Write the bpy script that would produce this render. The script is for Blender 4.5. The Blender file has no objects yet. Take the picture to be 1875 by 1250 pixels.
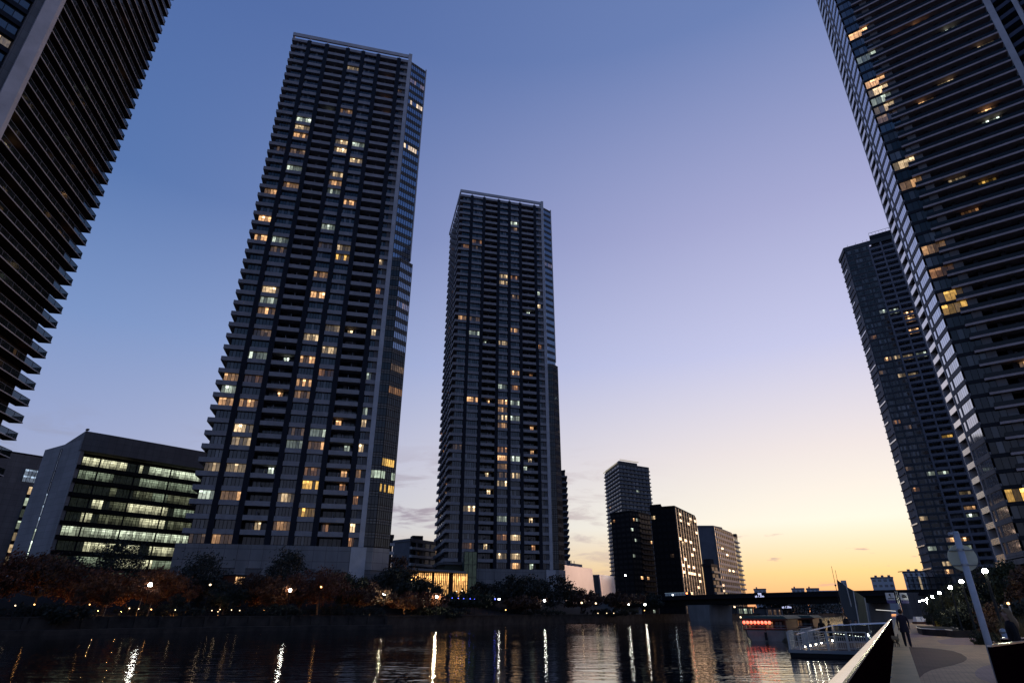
import bpy, math, random
from mathutils import Vector
sc = bpy.context.scene
COL = sc.collection
# ------------------------------------------------------------------ camera maths (pixels of the 1875x1250 photograph)
F, CX, CY, EYE = 1080.0, 937.5, 625.0, 1.6
PITCH = math.atan(495 / F)
CP, SP = math.cos(PITCH), math.sin(PITCH)
def ray(px, py):
    v = (CY - py) / F
    f = CP - SP * v
    return (px - CX) / F / f, (SP + CP * v) / f
def at(px, py, Y):
    a, b = ray(px, py)
    return Vector((a * Y, Y, EYE + b * Y))
def atz(px, py, z):
    a, b = ray(px, py)
    Y = (z - EYE) / b
    return Vector((a * Y, Y, z))
cam = bpy.data.cameras.new('camera')
cam.lens = F / 1875 * 36; cam.sensor_width = 36; cam.clip_end = 6000; cam.clip_start = 0.05
co = bpy.data.objects.new('camera', cam); COL.objects.link(co); sc.camera = co
co.location = (0, 0, EYE); co.rotation_euler = (math.pi / 2 + PITCH, 0, 0)

# ------------------------------------------------------------------ mesh builder
ORG = {}
class MB:
    def __init__(s): s.v = []; s.f = []; s.c = []; s.has = False
    def face(s, pts, c=None):
        n = len(s.v); s.v += [tuple(p) for p in pts]; s.f.append(tuple(range(n, n + len(pts))))
        s.c.append(c or (0, 0, 0, 0)); s.has |= c is not None
    def hexa(s, b, t, c=None):                     # bottom ring, top ring of the same count
        n = len(s.v); k = len(b); s.v += [tuple(p) for p in b] + [tuple(p) for p in t]
        fs = [tuple(n + i for i in reversed(range(k))), tuple(n + k + i for i in range(k))]
        fs += [(n + i, n + (i + 1) % k, n + k + (i + 1) % k, n + k + i) for i in range(k)]
        s.f += fs; s.c += [c or (0, 0, 0, 0)] * len(fs); s.has |= c is not None
    def box(s, fr, u0, u1, d0, d1, z0, z1, c=None):
        q = [(u0, d1), (u1, d1), (u1, d0), (u0, d0)]
        s.hexa([fr.p(u, d, z0) for u, d in q], [fr.p(u, d, z1) for u, d in q], c)
    def prism(s, poly, z0, z1, c=None):
        a = sum(poly[i][0] * poly[(i + 1) % len(poly)][1] - poly[(i + 1) % len(poly)][0] * poly[i][1] for i in range(len(poly)))
        if a < 0: poly = poly[::-1]
        s.hexa([(x, y, z0) for x, y in poly], [(x, y, z1) for x, y in poly], c)
    def quad(s, fr, u0, u1, d, z0, z1, c=None):
        s.face([fr.p(u0, d, z0), fr.p(u1, d, z0), fr.p(u1, d, z1), fr.p(u0, d, z1)], c)
    def tube(s, pts, rad, n=8, cap=True):
        pts = [Vector(p) for p in pts]
        if not isinstance(rad, (list, tuple)): rad = [rad] * len(pts)
        base = len(s.v)
        for i, p in enumerate(pts):
            d = (pts[min(i + 1, len(pts) - 1)] - pts[max(i - 1, 0)])
            d = d.normalized() if d.length > 1e-9 else Vector((0, 0, 1))
            a = d.orthogonal() if abs(d.z) < .95 else Vector((1, 0, 0)) - d * d.x
            a.normalize(); b = d.cross(a)
            for k in range(n):
                t = 2 * math.pi * k / n
                s.v.append(tuple(p + (a * math.cos(t) + b * math.sin(t)) * rad[i]))
        for i in range(len(pts) - 1):
            for k in range(n):
                s.f.append((base + i * n + k, base + i * n + (k + 1) % n, base + (i + 1) * n + (k + 1) % n, base + (i + 1) * n + k))
                s.c.append((0, 0, 0, 0))
        if cap:
            s.f.append(tuple(base + k for k in reversed(range(n)))); s.c.append((0, 0, 0, 0))
            e = base + (len(pts) - 1) * n
            s.f.append(tuple(e + k for k in range(n))); s.c.append((0, 0, 0, 0))
    def ball(s, c, r, n=10, m=6, sq=1.0):
        pts = [(c[0], c[1], c[2] - r * sq * math.cos(math.pi * i / m)) for i in range(m + 1)]
        s.tube(pts, [max(r * math.sin(math.pi * i / m), r * .02) for i in range(m + 1)], n)
    def build(s, name, mat, parent=None, smooth=False):
        me = bpy.data.meshes.new(name)
        o = bpy.data.objects.new(name, me)
        org = Vector((0, 0, 0))
        if parent is not None: org = ORG[parent.name]
        me.from_pydata([(x - org.x, y - org.y, z - org.z) for x, y, z in s.v], [], s.f)
        if s.has:
            at_ = me.attributes.new('glow', 'FLOAT_COLOR', 'FACE')
            at_.data.foreach_set('color', [q for c in s.c for q in c])
        if smooth: me.polygons.foreach_set('use_smooth', [True] * len(me.polygons))
        me.materials.append(mat)
        COL.objects.link(o)
        if parent is not None: o.parent = parent
        ORG[o.name] = org
        return o
    def join(s, o):
        n = len(s.v); s.v += o.v; s.f += [tuple(i + n for i in f) for f in o.f]; s.c += o.c; s.has |= o.has
    def centre(s):
        k = len(s.v); return Vector((sum(p[0] for p in s.v) / k, sum(p[1] for p in s.v) / k, sum(p[2] for p in s.v) / k))
class Fr:                                          # facade frame: u along the wall (left to right seen from outside), d outwards
    def __init__(s, p0, p1):
        s.o = Vector((p0[0], p0[1])); e = Vector((p1[0], p1[1])) - s.o
        s.W = e.length; s.u = e / s.W; s.n = Vector((s.u.y, -s.u.x))
    def xy(s, u, d=0): q = s.o + s.u * u + s.n * d; return q.x, q.y
    def p(s, u, d, z): q = s.o + s.u * u + s.n * d; return q.x, q.y, z
def tag(o, label=None, cat=None, group=None, kind=None):
    if label: o['label'] = label
    if cat: o['category'] = cat
    if group: o['group'] = group
    if kind: o['kind'] = kind
    return o
def empty(name, loc, label, cat, group=None):
    o = bpy.data.objects.new(name, None); COL.objects.link(o); o.location = loc; o.empty_display_size = .1
    ORG[o.name] = Vector(loc)
    return tag(o, label, cat, group)
def copy_tree(o, parent=None, off=None):
    c = o.copy(); COL.objects.link(c)
    if parent is not None: c.parent = parent
    ORG[c.name] = ORG[o.name] if off is None else Vector(off)
    for ch in [k for k in bpy.data.objects if k.parent == o]: copy_tree(ch, c)
    return c
class Bld:
    def __init__(s, name, label, cat, loc, group=None, limit=100):
        s.root = empty(name, loc, label, cat, group); s.parts = {}; s.pools = {}; s.limit = limit
    def P(s, name, mat, key=None):
        return s.parts.setdefault(key or name, (MB(), name, mat))[0]
    def item(s, name, mat, mb, sub=None): s.pools.setdefault((name, mat.name), []).append((mb, mat, sub))
    def done(s):
        for mb, name, mat in s.parts.values():
            if mb.v: mb.build(name, mat, s.root)
        for (name, _), its in s.pools.items():
            eye = Vector((0, 0, EYE))
            its.sort(key=lambda t: (t[0].centre() - eye).length)
            for mb, mat, sub in its[:s.limit]:
                o = mb.build(name, mat, s.root)
                if sub: sub[1].build(sub[0], sub[2], o)
            rest = its[s.limit:]
            if rest:
                a = MB(); b = {}
                for mb, mat, sub in rest:
                    a.join(mb)
                    if sub: b.setdefault(sub[0], (MB(), sub[2]))[0].join(sub[1])
                o = a.build(name, rest[0][1], s.root); o['kind'] = 'stuff'
                for k, (m, mt) in b.items():
                    q = m.build(k, mt, o); q['kind'] = 'stuff'
        return s.root

# ------------------------------------------------------------------ materials
def nodes(name):
    m = bpy.data.materials.new(name); m.use_nodes = True
    n = m.node_tree.nodes; return m, n, m.node_tree.links, n['Principled BSDF']
def mat(name, c, rough=.8, c2=None, scale=1.0, stretch=(1, 1, 1), bump=0.0, metal=0.0, ior=1.5, coat=0.0, spec=.22, joints=None):
    m, n, l, b = nodes(name); b.inputs['Specular IOR Level'].default_value = spec
    b.inputs['Roughness'].default_value = rough; b.inputs['Metallic'].default_value = metal; b.inputs['IOR'].default_value = ior
    b.inputs['Coat Weight'].default_value = coat
    c2 = c2 or tuple(x * .72 for x in c)
    tc = n.new('ShaderNodeTexCoord'); mp = n.new('ShaderNodeMapping'); nz = n.new('ShaderNodeTexNoise'); rp = n.new('ShaderNodeValToRGB')
    mp.inputs['Scale'].default_value = stretch; nz.inputs['Scale'].default_value = scale; nz.inputs['Detail'].default_value = 6; nz.inputs['Roughness'].default_value = .62
    rp.color_ramp.elements[0].position = .32; rp.color_ramp.elements[1].position = .7
    rp.color_ramp.elements[0].color = (*c2, 1); rp.color_ramp.elements[1].color = (*c, 1)
    l.new(tc.outputs['Object'], mp.inputs[0]); l.new(mp.outputs[0], nz.inputs[0]); l.new(nz.outputs[0], rp.inputs[0]); l.new(rp.outputs[0], b.inputs['Base Color'])
    if joints:                                     # panel or paver joints: (kind, width, height, joint, darkness)
        sx = n.new('ShaderNodeSeparateXYZ'); cb = n.new('ShaderNodeCombineXYZ'); bk = n.new('ShaderNodeTexBrick'); mm = n.new('ShaderNodeMix'); mm.data_type = 'RGBA'; mm.blend_type = 'MULTIPLY'
        l.new(tc.outputs['Object'], sx.inputs[0]); ad = n.new('ShaderNodeMath'); ad.operation = 'MULTIPLY_ADD'; l.new(sx.outputs[1], ad.inputs[0])
        ad.inputs[1].default_value = .6 if joints[0] == 'wall' else -.6; l.new(sx.outputs[0], ad.inputs[2]); l.new(ad.outputs[0], cb.inputs[0])
        if joints[0] == 'wall': l.new(sx.outputs[2], cb.inputs[1])
        else:
            a2 = n.new('ShaderNodeMath'); a2.operation = 'MULTIPLY_ADD'; l.new(sx.outputs[0], a2.inputs[0]); a2.inputs[1].default_value = .6; l.new(sx.outputs[1], a2.inputs[2]); l.new(a2.outputs[0], cb.inputs[1])
        bk.inputs['Scale'].default_value = 1; bk.inputs['Brick Width'].default_value = joints[1]; bk.inputs['Row Height'].default_value = joints[2]; bk.inputs['Mortar Size'].default_value = joints[3]; bk.offset = 0 if joints[0] == 'wall' else .5
        bk.inputs['Color1'].default_value = (1, 1, 1, 1); bk.inputs['Color2'].default_value = (.86, .86, .87, 1); d = joints[4]; bk.inputs['Mortar'].default_value = (d, d, d, 1)
        l.new(cb.outputs[0], bk.inputs[0]); mm.inputs[0].default_value = 1; l.new(rp.outputs[0], mm.inputs[6]); l.new(bk.outputs[0], mm.inputs[7]); l.new(mm.outputs[2], b.inputs['Base Color'])
    if bump:
        bp = n.new('ShaderNodeBump'); bp.inputs['Strength'].default_value = bump; bp.inputs['Distance'].default_value = .02
        n2 = n.new('ShaderNodeTexNoise'); n2.inputs['Scale'].default_value = scale * 9; n2.inputs['Detail'].default_value = 4
        l.new(mp.outputs[0], n2.inputs[0]); l.new(n2.outputs[0], bp.inputs['Height']); l.new(bp.outputs[0], b.inputs['Normal'])
    return m
def glass_mat(name, base, ior, rough=.05, curtain=(.32, .32, .33), wob=.25, metal=0):
    """window pane: dark reflective glass, a lit room where the face carries a glow colour, a pale blind by its alpha"""
    m, n, l, b = nodes(name)
    b.inputs['Roughness'].default_value = rough; b.inputs['IOR'].default_value = ior; b.inputs['Metallic'].default_value = metal
    a = n.new('ShaderNodeAttribute'); a.attribute_name = 'glow'
    mx = n.new('ShaderNodeMix'); mx.data_type = 'RGBA'; mx.inputs[6].default_value = (*base, 1); mx.inputs[7].default_value = (*curtain, 1)
    l.new(a.outputs['Alpha'], mx.inputs[0]); l.new(mx.outputs[2], b.inputs['Base Color'])
    tc = n.new('ShaderNodeTexCoord'); mp = n.new('ShaderNodeMapping'); mp.inputs['Scale'].default_value = (1.4, 1.4, .45)
    nz = n.new('ShaderNodeTexNoise'); nz.inputs['Scale'].default_value = 2.2; nz.inputs['Detail'].default_value = 3
    mr = n.new('ShaderNodeMapRange'); mr.inputs[1].default_value = .3; mr.inputs[2].default_value = .7; mr.inputs[3].default_value = .45; mr.inputs[4].default_value = 1.45
    l.new(tc.outputs['Object'], mp.inputs[0]); l.new(mp.outputs[0], nz.inputs[0]); l.new(nz.outputs[0], mr.inputs[0])
    l.new(a.outputs['Color'], b.inputs['Emission Color']); l.new(mr.outputs[0], b.inputs['Emission Strength'])
    n2 = n.new('ShaderNodeTexNoise'); n2.inputs['Scale'].default_value = .35; bp = n.new('ShaderNodeBump'); bp.inputs['Strength'].default_value = wob; bp.inputs['Distance'].default_value = .05
    l.new(tc.outputs['Object'], n2.inputs[0]); l.new(n2.outputs[0], bp.inputs['Height']); l.new(bp.outputs[0], b.inputs['Normal'])
    m.cycles.emission_sampling = 'NONE'
    return m
def lamp_mat(name, c, s):
    m, n, l, b = nodes(name)
    b.inputs['Base Color'].default_value = (.6, .6, .6, 1)
    b.inputs['Emission Color'].default_value = (*c, 1); b.inputs['Emission Strength'].default_value = s
    return m
M = {}
M['conc'] = mat('pale_concrete', (.265, .25, .245), .85, scale=.35, stretch=(1, 1, .35), joints=('wall', 3.0, 2.4, .05, .45))
M['band'] = mat('balcony_concrete', (.33, .305, .31), .8, scale=.6)
M['fin'] = mat('white_panel', (.50, .475, .48), .6, scale=.25)
M['grey'] = mat('grey_concrete', (.175, .165, .165), .85, scale=.3, stretch=(1, 1, .3), joints=('wall', 2.4, 1.9, .04, .55))
M['gable'] = mat('gable_concrete', (.29, .275, .275), .85, scale=.2, stretch=(1, 1, .3), joints=('wall', 3.2, 1.9, .04, .6))
M['greytower'] = mat('grey_tile', (.15, .155, .175), .7, scale=.2)
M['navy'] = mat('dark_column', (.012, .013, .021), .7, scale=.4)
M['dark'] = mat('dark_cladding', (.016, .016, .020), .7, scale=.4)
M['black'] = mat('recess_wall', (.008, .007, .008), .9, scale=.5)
M['soffit'] = mat('brown_soffit', (.055, .036, .032), .8, scale=.5)
M['mull'] = mat('dark_frame', (.010, .010, .012), .6, scale=1)
M['spandrel'] = mat('beige_spandrel', (.20, .18, .16), .45, scale=.4)
M['white'] = mat('white_cladding', (.72, .70, .71), .7, scale=.08, c2=(.60, .58, .60))
M['offwhite'] = mat('offwhite_wall', (.50, .49, .50), .8, scale=.15)
M['hazewall'] = mat('painted_haze_wall', (.52, .52, .54), .9, scale=.02)  # pale tone stands in for haze over the far blocks
M['glass'] = glass_mat('window_glass', (.012, .014, .018), 1.6)
M['glassblue'] = glass_mat('tinted_glass', (.014, .02, .035), 2.0)
M['glasshi'] = glass_mat('coated_glass', (.62, .66, .74), 1.5, wob=.10, metal=.9)
M['glassmir'] = glass_mat('blue_coated_glass', (.34, .38, .46), 1.5, wob=.10, metal=.85)
M['satin'] = mat('satin_metal_cladding', (.60, .57, .62), .42, scale=.08, c2=(.50, .47, .52), metal=.75, spec=.5)
M['glassdark'] = glass_mat('dark_glass', (.008, .010, .011), 1.45)
M['glassdim'] = glass_mat('unlit_black_glass', (.008, .008, .009), 1.15, rough=.3)
M['balu'] = mat('smoked_balustrade', (.008, .009, .011), .25, scale=.5, ior=1.45, spec=.3)
M['gloss'] = mat('glossy_parapet', (.92, .86, .80), .22, scale=.5, metal=.9, c2=(.8, .74, .68), spec=.5)
M['steel'] = mat('brushed_steel', (.55, .54, .53), .28, scale=3, metal=1.0)
M['galv'] = mat('galvanised_steel', (.36, .37, .38), .45, scale=5, metal=.7)
M['pole'] = mat('grey_pole_paint', (.46, .46, .49), .5, scale=4)
M['lpost'] = mat('lamp_post_paint', (.02, .022, .022), .6, scale=4)
M['redpanel'] = mat('dark_red_panel', (.007, .001, .003), .9, scale=.8, c2=(.004, .001, .002), spec=0, ior=1.01)
M['bridge'] = mat('bridge_steel', (.014, .014, .015), .8, scale=.3, stretch=(1, 1, .3))
M['pier'] = mat('pier_concrete', (.24, .25, .26), .85, scale=.6, stretch=(1, 1, .3), bump=.3)
M['wallstone'] = mat('quay_stone', (.055, .044, .037), .95, scale=.5, c2=(.018, .015, .014), bump=.5)
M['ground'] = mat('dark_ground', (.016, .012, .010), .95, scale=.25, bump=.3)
M['pave'] = mat('promenade_paving', (.72, .42, .225), .8, scale=1.1, c2=(.52, .305, .165), bump=.25, joints=('floor', .30, .15, .012, .55))
M['pavedark'] = mat('dark_paving', (.19, .098, .066), .8, scale=1.1, bump=.25, joints=('floor', .30, .15, .012, .6))
M['pavered'] = mat('red_paving', (.52, .30, .235), .8, scale=1.1, bump=.25, joints=('floor', .30, .15, .012, .55))
M['kerb'] = mat('kerb_concrete', (.78, .52, .265), .85, scale=.9, c2=(.56, .38, .20), bump=.3)
M['bark'] = mat('bark', (.07, .05, .04), .95, scale=6, stretch=(1, 1, .3), bump=.6)
M['palebark'] = mat('pale_bark', (.22, .16, .11), .9, scale=6)
M['uplight'] = lamp_mat('uplight_warm', (1, .48, .14), 220)
M['cloth'] = mat('dark_cloth', (.018, .015, .028), .9, scale=8)
M['cloth2'] = mat('black_cloth', (.012, .010, .012), .9, scale=8)
M['skin'] = mat('skin', (.36, .22, .16), .6, scale=6)
M['hairdark'] = mat('dark_hair', (.02, .014, .011), .6, scale=20)
M['hairblond'] = mat('light_brown_hair', (.20, .12, .06), .55, scale=20, stretch=(1, 1, .2))
M['fur'] = mat('dog_fur', (.16, .12, .08), .95, scale=14)
M['hull'] = mat('hull_paint', (.20, .19, .18), .55, scale=1.2, c2=(.12, .115, .11))
M['wood'] = mat('cabin_wood', (.10, .04, .025), .6, scale=3)
M['roofgreen'] = mat('green_roof', (.03, .06, .045), .6, scale=2)
M['deck'] = mat('deck_boards', (.20, .16, .155), .7, scale=3)
M['sign'] = mat('sign_back', (.66, .62, .44), .6, scale=4)
M['signwhite'] = mat('sign_white', (.42, .44, .50), .6, scale=1)
M['signblue'] = mat('sign_blue', (.05, .05, .16), .6, scale=1)
M['signblack'] = mat('sign_black', (.01, .01, .012), .6, scale=1)
M['yellow'] = mat('yellow_board', (.45, .30, .05), .6, scale=3)
M['lamp'] = lamp_mat('lamp_cool', (1, .96, .66), 300)
M['lampw'] = lamp_mat('lamp_white', (1, .97, .85), 40)
M['lampwarm'] = lamp_mat('lamp_warm', (1, .46, .13), 7)
M['lampdim'] = lamp_mat('lamp_dim', (1, .72, .40), 3.2)
M['lampblue'] = lamp_mat('lamp_blue', (.08, .11, 1), 5)
M['lantern'] = lamp_mat('red_lantern', (1, .12, .05), 3.4)
M['step'] = lamp_mat('step_light', (1, .95, .72), 40)
M['led'] = lamp_mat('led_text', (.62, .66, 1), 1.6)
M['tail'] = lamp_mat('tail_light', (1, .22, .06), 7)
M['head'] = lamp_mat('head_light', (.85, .95, 1), 9)
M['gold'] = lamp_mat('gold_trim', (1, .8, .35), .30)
def leaf_mat(name, c1, c2):
    m, n, l, b = nodes(name)
    b.inputs['Roughness'].default_value = .7
    tc = n.new('ShaderNodeTexCoord'); nz = n.new('ShaderNodeTexNoise'); rp = n.new('ShaderNodeValToRGB')
    nz.inputs['Scale'].default_value = 1.3; nz.inputs['Detail'].default_value = 5
    rp.color_ramp.elements[0].position = .35; rp.color_ramp.elements[1].position = .68
    rp.color_ramp.elements[0].color = (*c2, 1); rp.color_ramp.elements[1].color = (*c1, 1)
    l.new(tc.outputs['Object'], nz.inputs[0]); l.new(nz.outputs[0], rp.inputs[0]); l.new(rp.outputs[0], b.inputs['Base Color'])
    return m
M['rust'] = leaf_mat('rust_leaves', (.12, .030, .006), (.038, .009, .003))
M['orange'] = leaf_mat('orange_leaves', (.19, .058, .010), (.055, .016, .004))
M['brown'] = leaf_mat('brown_leaves', (.075, .028, .010), (.025, .010, .005))
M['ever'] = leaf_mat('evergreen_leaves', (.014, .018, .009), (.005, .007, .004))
M['green'] = leaf_mat('green_leaves', (.035, .042, .014), (.012, .015, .006))
M['olive'] = leaf_mat('olive_leaves', (.09, .085, .03), (.04, .04, .018))
M['straw'] = leaf_mat('straw_grass', (.30, .20, .05), (.16, .10, .03))

# ------------------------------------------------------------------ sky and light
SUNAZ = math.radians(32)
KN = [0, 3, 7, 13, 22, 34, 50, 70]
AWAY = [(.20, .21, .33), (.26, .28, .43), (.30, .34, .52), (.247, .329, .598), (.149, .264, .535), (.061, .158, .405), (.068, .135, .36), (.06, .115, .31)]
TOW = [(1.0, .40, .17), (1.0, .70, .31), (1.0, .945, .80), (.86, .785, .775), (.57, .585, .825), (.38, .398, .65), (.152, .222, .468), (.09, .155, .37)]
def make_world():
    w = bpy.data.worlds.new('World'); sc.world = w; w.use_nodes = True
    n, l = w.node_tree.nodes, w.node_tree.links; bg = n['Background']
    def mth(op, a, b=None, c=None):
        q = n.new('ShaderNodeMath'); q.operation = op
        for i, x in enumerate((a, b, c)):
            if x is None: continue
            if isinstance(x, (int, float)): q.inputs[i].default_value = x
            else: l.new(x, q.inputs[i])
        return q.outputs[0]
    tc = n.new('ShaderNodeTexCoord'); sp = n.new('ShaderNodeSeparateXYZ'); l.new(tc.outputs['Generated'], sp.inputs[0])
    x, y, z = sp.outputs
    el = mth('MULTIPLY', mth('ARCSINE', z), 180 / math.pi)
    hor = mth('MAXIMUM', mth('SQRT', mth('ADD', mth('MULTIPLY', x, x), mth('MULTIPLY', y, y))), 1e-4)
    cs = mth('DIVIDE', mth('ADD', mth('MULTIPLY', x, math.sin(SUNAZ)), mth('MULTIPLY', y, math.cos(SUNAZ))), hor)
    wgt = mth('POWER', mth('MAXIMUM', mth('MULTIPLY', mth('ADD', cs, 1), .5), 0), 5)
    fac = mth('DIVIDE', el, 70); 
    def ramp(cols):
        r = n.new('ShaderNodeValToRGB'); e = r.color_ramp.elements; r.color_ramp.interpolation = 'B_SPLINE' if False else 'EASE' if False else 'LINEAR'
        for i, (k, c) in enumerate(zip(KN, cols)):
            q = e[i] if i < 2 else e.new(k / 70)
            q.position = k / 70; q.color = (*c, 1)
        l.new(fac, r.inputs[0]); return r.outputs[0]
    mx = n.new('ShaderNodeMix'); mx.data_type = 'RGBA'; l.new(wgt, mx.inputs[0]); l.new(ramp(AWAY), mx.inputs[6]); l.new(ramp(TOW), mx.inputs[7])
    # low broken cloud
    az = mth('ARCTAN2', x, y)
    cv = n.new('ShaderNodeCombineXYZ'); l.new(mth('MULTIPLY', az, 7.0), cv.inputs[0]); l.new(mth('MULTIPLY', el, .62), cv.inputs[1])
    nz = n.new('ShaderNodeTexNoise'); nz.inputs['Scale'].default_value = 1.15; nz.inputs['Detail'].default_value = 7; nz.inputs['Roughness'].default_value = .6; nz.inputs['Distortion'].default_value = .5
    l.new(cv.outputs[0], nz.inputs[0])
    def mrange(v, a, b, c, d):
        q = n.new('ShaderNodeMapRange'); q.interpolation_type = 'SMOOTHSTEP'
        l.new(v, q.inputs[0]); q.inputs[1].default_value = a; q.inputs[2].default_value = b; q.inputs[3].default_value = c; q.inputs[4].default_value = d
        return q.outputs[0]
    band = mth('MULTIPLY', mrange(el, .3, 3, 0, 1), mrange(el, 8.0, 16, 1, 0))
    amount = mth('MULTIPLY', mth('MULTIPLY', mrange(nz.outputs[0], .47, .62, 0, 1), band), mrange(cs, .84, .97, 1.0, 0))
    n2 = n.new('ShaderNodeTexNoise'); n2.inputs['Scale'].default_value = 2.6; n2.inputs['Detail'].default_value = 4; n2.inputs['Roughness'].default_value = .55; l.new(cv.outputs[0], n2.inputs[0])
    small = mth('MULTIPLY', mth('MULTIPLY', mrange(n2.outputs[0], .63, .72, 0, .7), mth('MULTIPLY', mrange(el, 1.2, 2.5, 0, 1), mrange(el, 4.5, 7.5, 1, 0))), mrange(cs, .88, .97, 0, 1))
    amount = mth('ADD', amount, small)
    cc = n.new('ShaderNodeMix'); cc.data_type = 'RGBA'; l.new(wgt, cc.inputs[0]); cc.inputs[6].default_value = (.26, .30, .44, 1); cc.inputs[7].default_value = (.50, .37, .37, 1)
    m2 = n.new('ShaderNodeMix'); m2.data_type = 'RGBA'; l.new(amount, m2.inputs[0]); l.new(mx.outputs[2], m2.inputs[6]); l.new(cc.outputs[2], m2.inputs[7])
    # the physical twilight sky adds a little of its own glow
    sky = n.new('ShaderNodeTexSky'); sky.sky_type = 'NISHITA'; sky.sun_disc = False
    sky.sun_elevation = math.radians(0.5); sky.sun_rotation = SUNAZ
    sc_ = n.new('ShaderNodeVectorMath'); sc_.operation = 'SCALE'; sc_.inputs['Scale'].default_value = .012; l.new(sky.outputs[0], sc_.inputs[0])
    ad = n.new('ShaderNodeVectorMath'); ad.operation = 'ADD'; l.new(m2.outputs[2], ad.inputs[0]); l.new(sc_.outputs[0], ad.inputs[1])
    l.new(ad.outputs[0], bg.inputs[0]); bg.inputs[1].default_value = 1.0
make_world()
sd = bpy.data.lights.new('sun', 'SUN'); sd.energy = .45; sd.angle = math.radians(10); sd.color = (1, .62, .38)
so = bpy.data.objects.new('sun', sd); COL.objects.link(so)
LAZ = math.radians(50)                             # afterglow behind the right hand towers
so.rotation_euler = Vector((-math.sin(LAZ) * math.cos(math.radians(2.5)), -math.cos(LAZ) * math.cos(math.radians(2.5)), -math.sin(math.radians(2.5)))).to_track_quat('-Z', 'Y').to_euler()
sc.view_settings.view_transform = 'Standard'; sc.view_settings.look = 'None'; sc.view_settings.exposure = 0; sc.view_settings.gamma = 1
sc.cycles.use_denoising = True
sc.cycles.max_bounces = 5; sc.cycles.diffuse_bounces = 2; sc.cycles.glossy_bounces = 3; sc.cycles.transmission_bounces = 3
sc.cycles.sample_clamp_indirect = 6; sc.cycles.caustics_reflective = True
# ------------------------------------------------------------------ lit rooms
LIT = {'o': (1.28, .70, .31), 'w': (1.35, .98, .55), 'c': (.95, 1.12, .92), 'd': (.36, .17, .07), 'y': (1.25, .72, .16), 'g': (.55, .66, .50), 'b': (.10, .30, .9), 'D': (.16, .10, .06), 'b2': (.20, .26, .34)}
def window(fr, u0, u1, d, z0, z1, n, rng, lit=None, frame=True, part=.8, fw=.09, dim=False, fd=.08):
    """one window: n panes in a dark frame; returns pane mesh and frame mesh"""
    a, f = MB(), MB()
    w = (u1 - u0) / n
    blind = 0 if dim else rng.random() * .35 if rng.random() < .55 else 0; bri = rng.uniform(.6, 1.35)
    on = [rng.random() < part for _ in range(n)]
    if lit and not any(on): on[rng.randrange(n)] = True
    spot = rng.randrange(n)
    for k in range(n):
        p0, p1 = u0 + k * w, u0 + (k + 1) * w
        al = .02 if dim else min(.75, max(0, blind + rng.uniform(-.2, .25))) if rng.random() < .6 else rng.random() * .06
        if lit and on[k]:
            r, g, b = LIT[lit]; q = rng.uniform(.22, 1.0) * bri
            zc = z0 + (z1 - z0) * rng.uniform(.62, .82)
            a.quad(fr, p0, p1, d, z0, zc, (r * q * .75, g * q * .72, b * q * .7, al * .5))
            t = rng.uniform(2.2, 3.4) if k == spot else rng.uniform(.7, 1.3)
            a.quad(fr, p0, p1, d, zc, z1, (r * q * t, g * q * t, b * q * t, al * .5))
        elif lit:
            r, g, b = LIT[lit]; q = rng.uniform(.02, .14)
            a.quad(fr, p0, p1, d, z0, z1, (r * q, g * q, b * q, al))
        else:
            a.quad(fr, p0, p1, d, z0, z1, (0, 0, 0, al))
    if frame:
        for k in range(n + 1):
            uu = u0 + k * w
            f.box(fr, uu - fw / 2, uu + fw / 2, d - .02, d + fd, z0, z1)
        f.box(fr, u0 - fw / 2, u1 + fw / 2, d - .02, d + fd + .01, z1 - .002, z1 + .1)
    return a, f
def curtain(b, fr, u0, u1, d, z0, h, nfl, npan, rng, lits, part='curtain_wall', win=1.95, col='glassmir', dark=0):
    """glazed corner: a row of panes and a row of spandrel panels on every floor"""
    pass
    w = (u1 - u0) / npan
    for i in range(nfl):
        z = z0 + i * h
        lit = lits.get(i); a, s, g = MB(), MB(), MB()
        for k in range(npan):
            c = (0, 0, 0, rng.random() * .10)
            if lit and rng.random() < .85:
                q = rng.uniform(.3, 1.0); c = tuple(x * q for x in LIT[lit]) + (0,)
            a.quad(fr, u0 + k * w, u0 + (k + 1) * w, d, z, z + win, c)
        s.box(fr, u0, u1, d - .15, d - .005, z + win, z + h)
        for zz in (z, z + win, z + (win + h) / 2):
            g.box(fr, u0, u1, d - .02, d + .07, zz - .06, zz + .06)
        b.item('corner_window', M['glassdark' if i < dark else col], a, ('glazing_bar', g, M['mull'])); b.item('spandrel', M['spandrel'], s)
    for k in range(npan + 1):
        uu = u0 + k * w
        m = MB(); m.box(fr, uu - .06, uu + .06, d - .02, d + .062, z0, z0 + nfl * h); m.build('glazing_bar', M['mull'], b.root)

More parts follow.
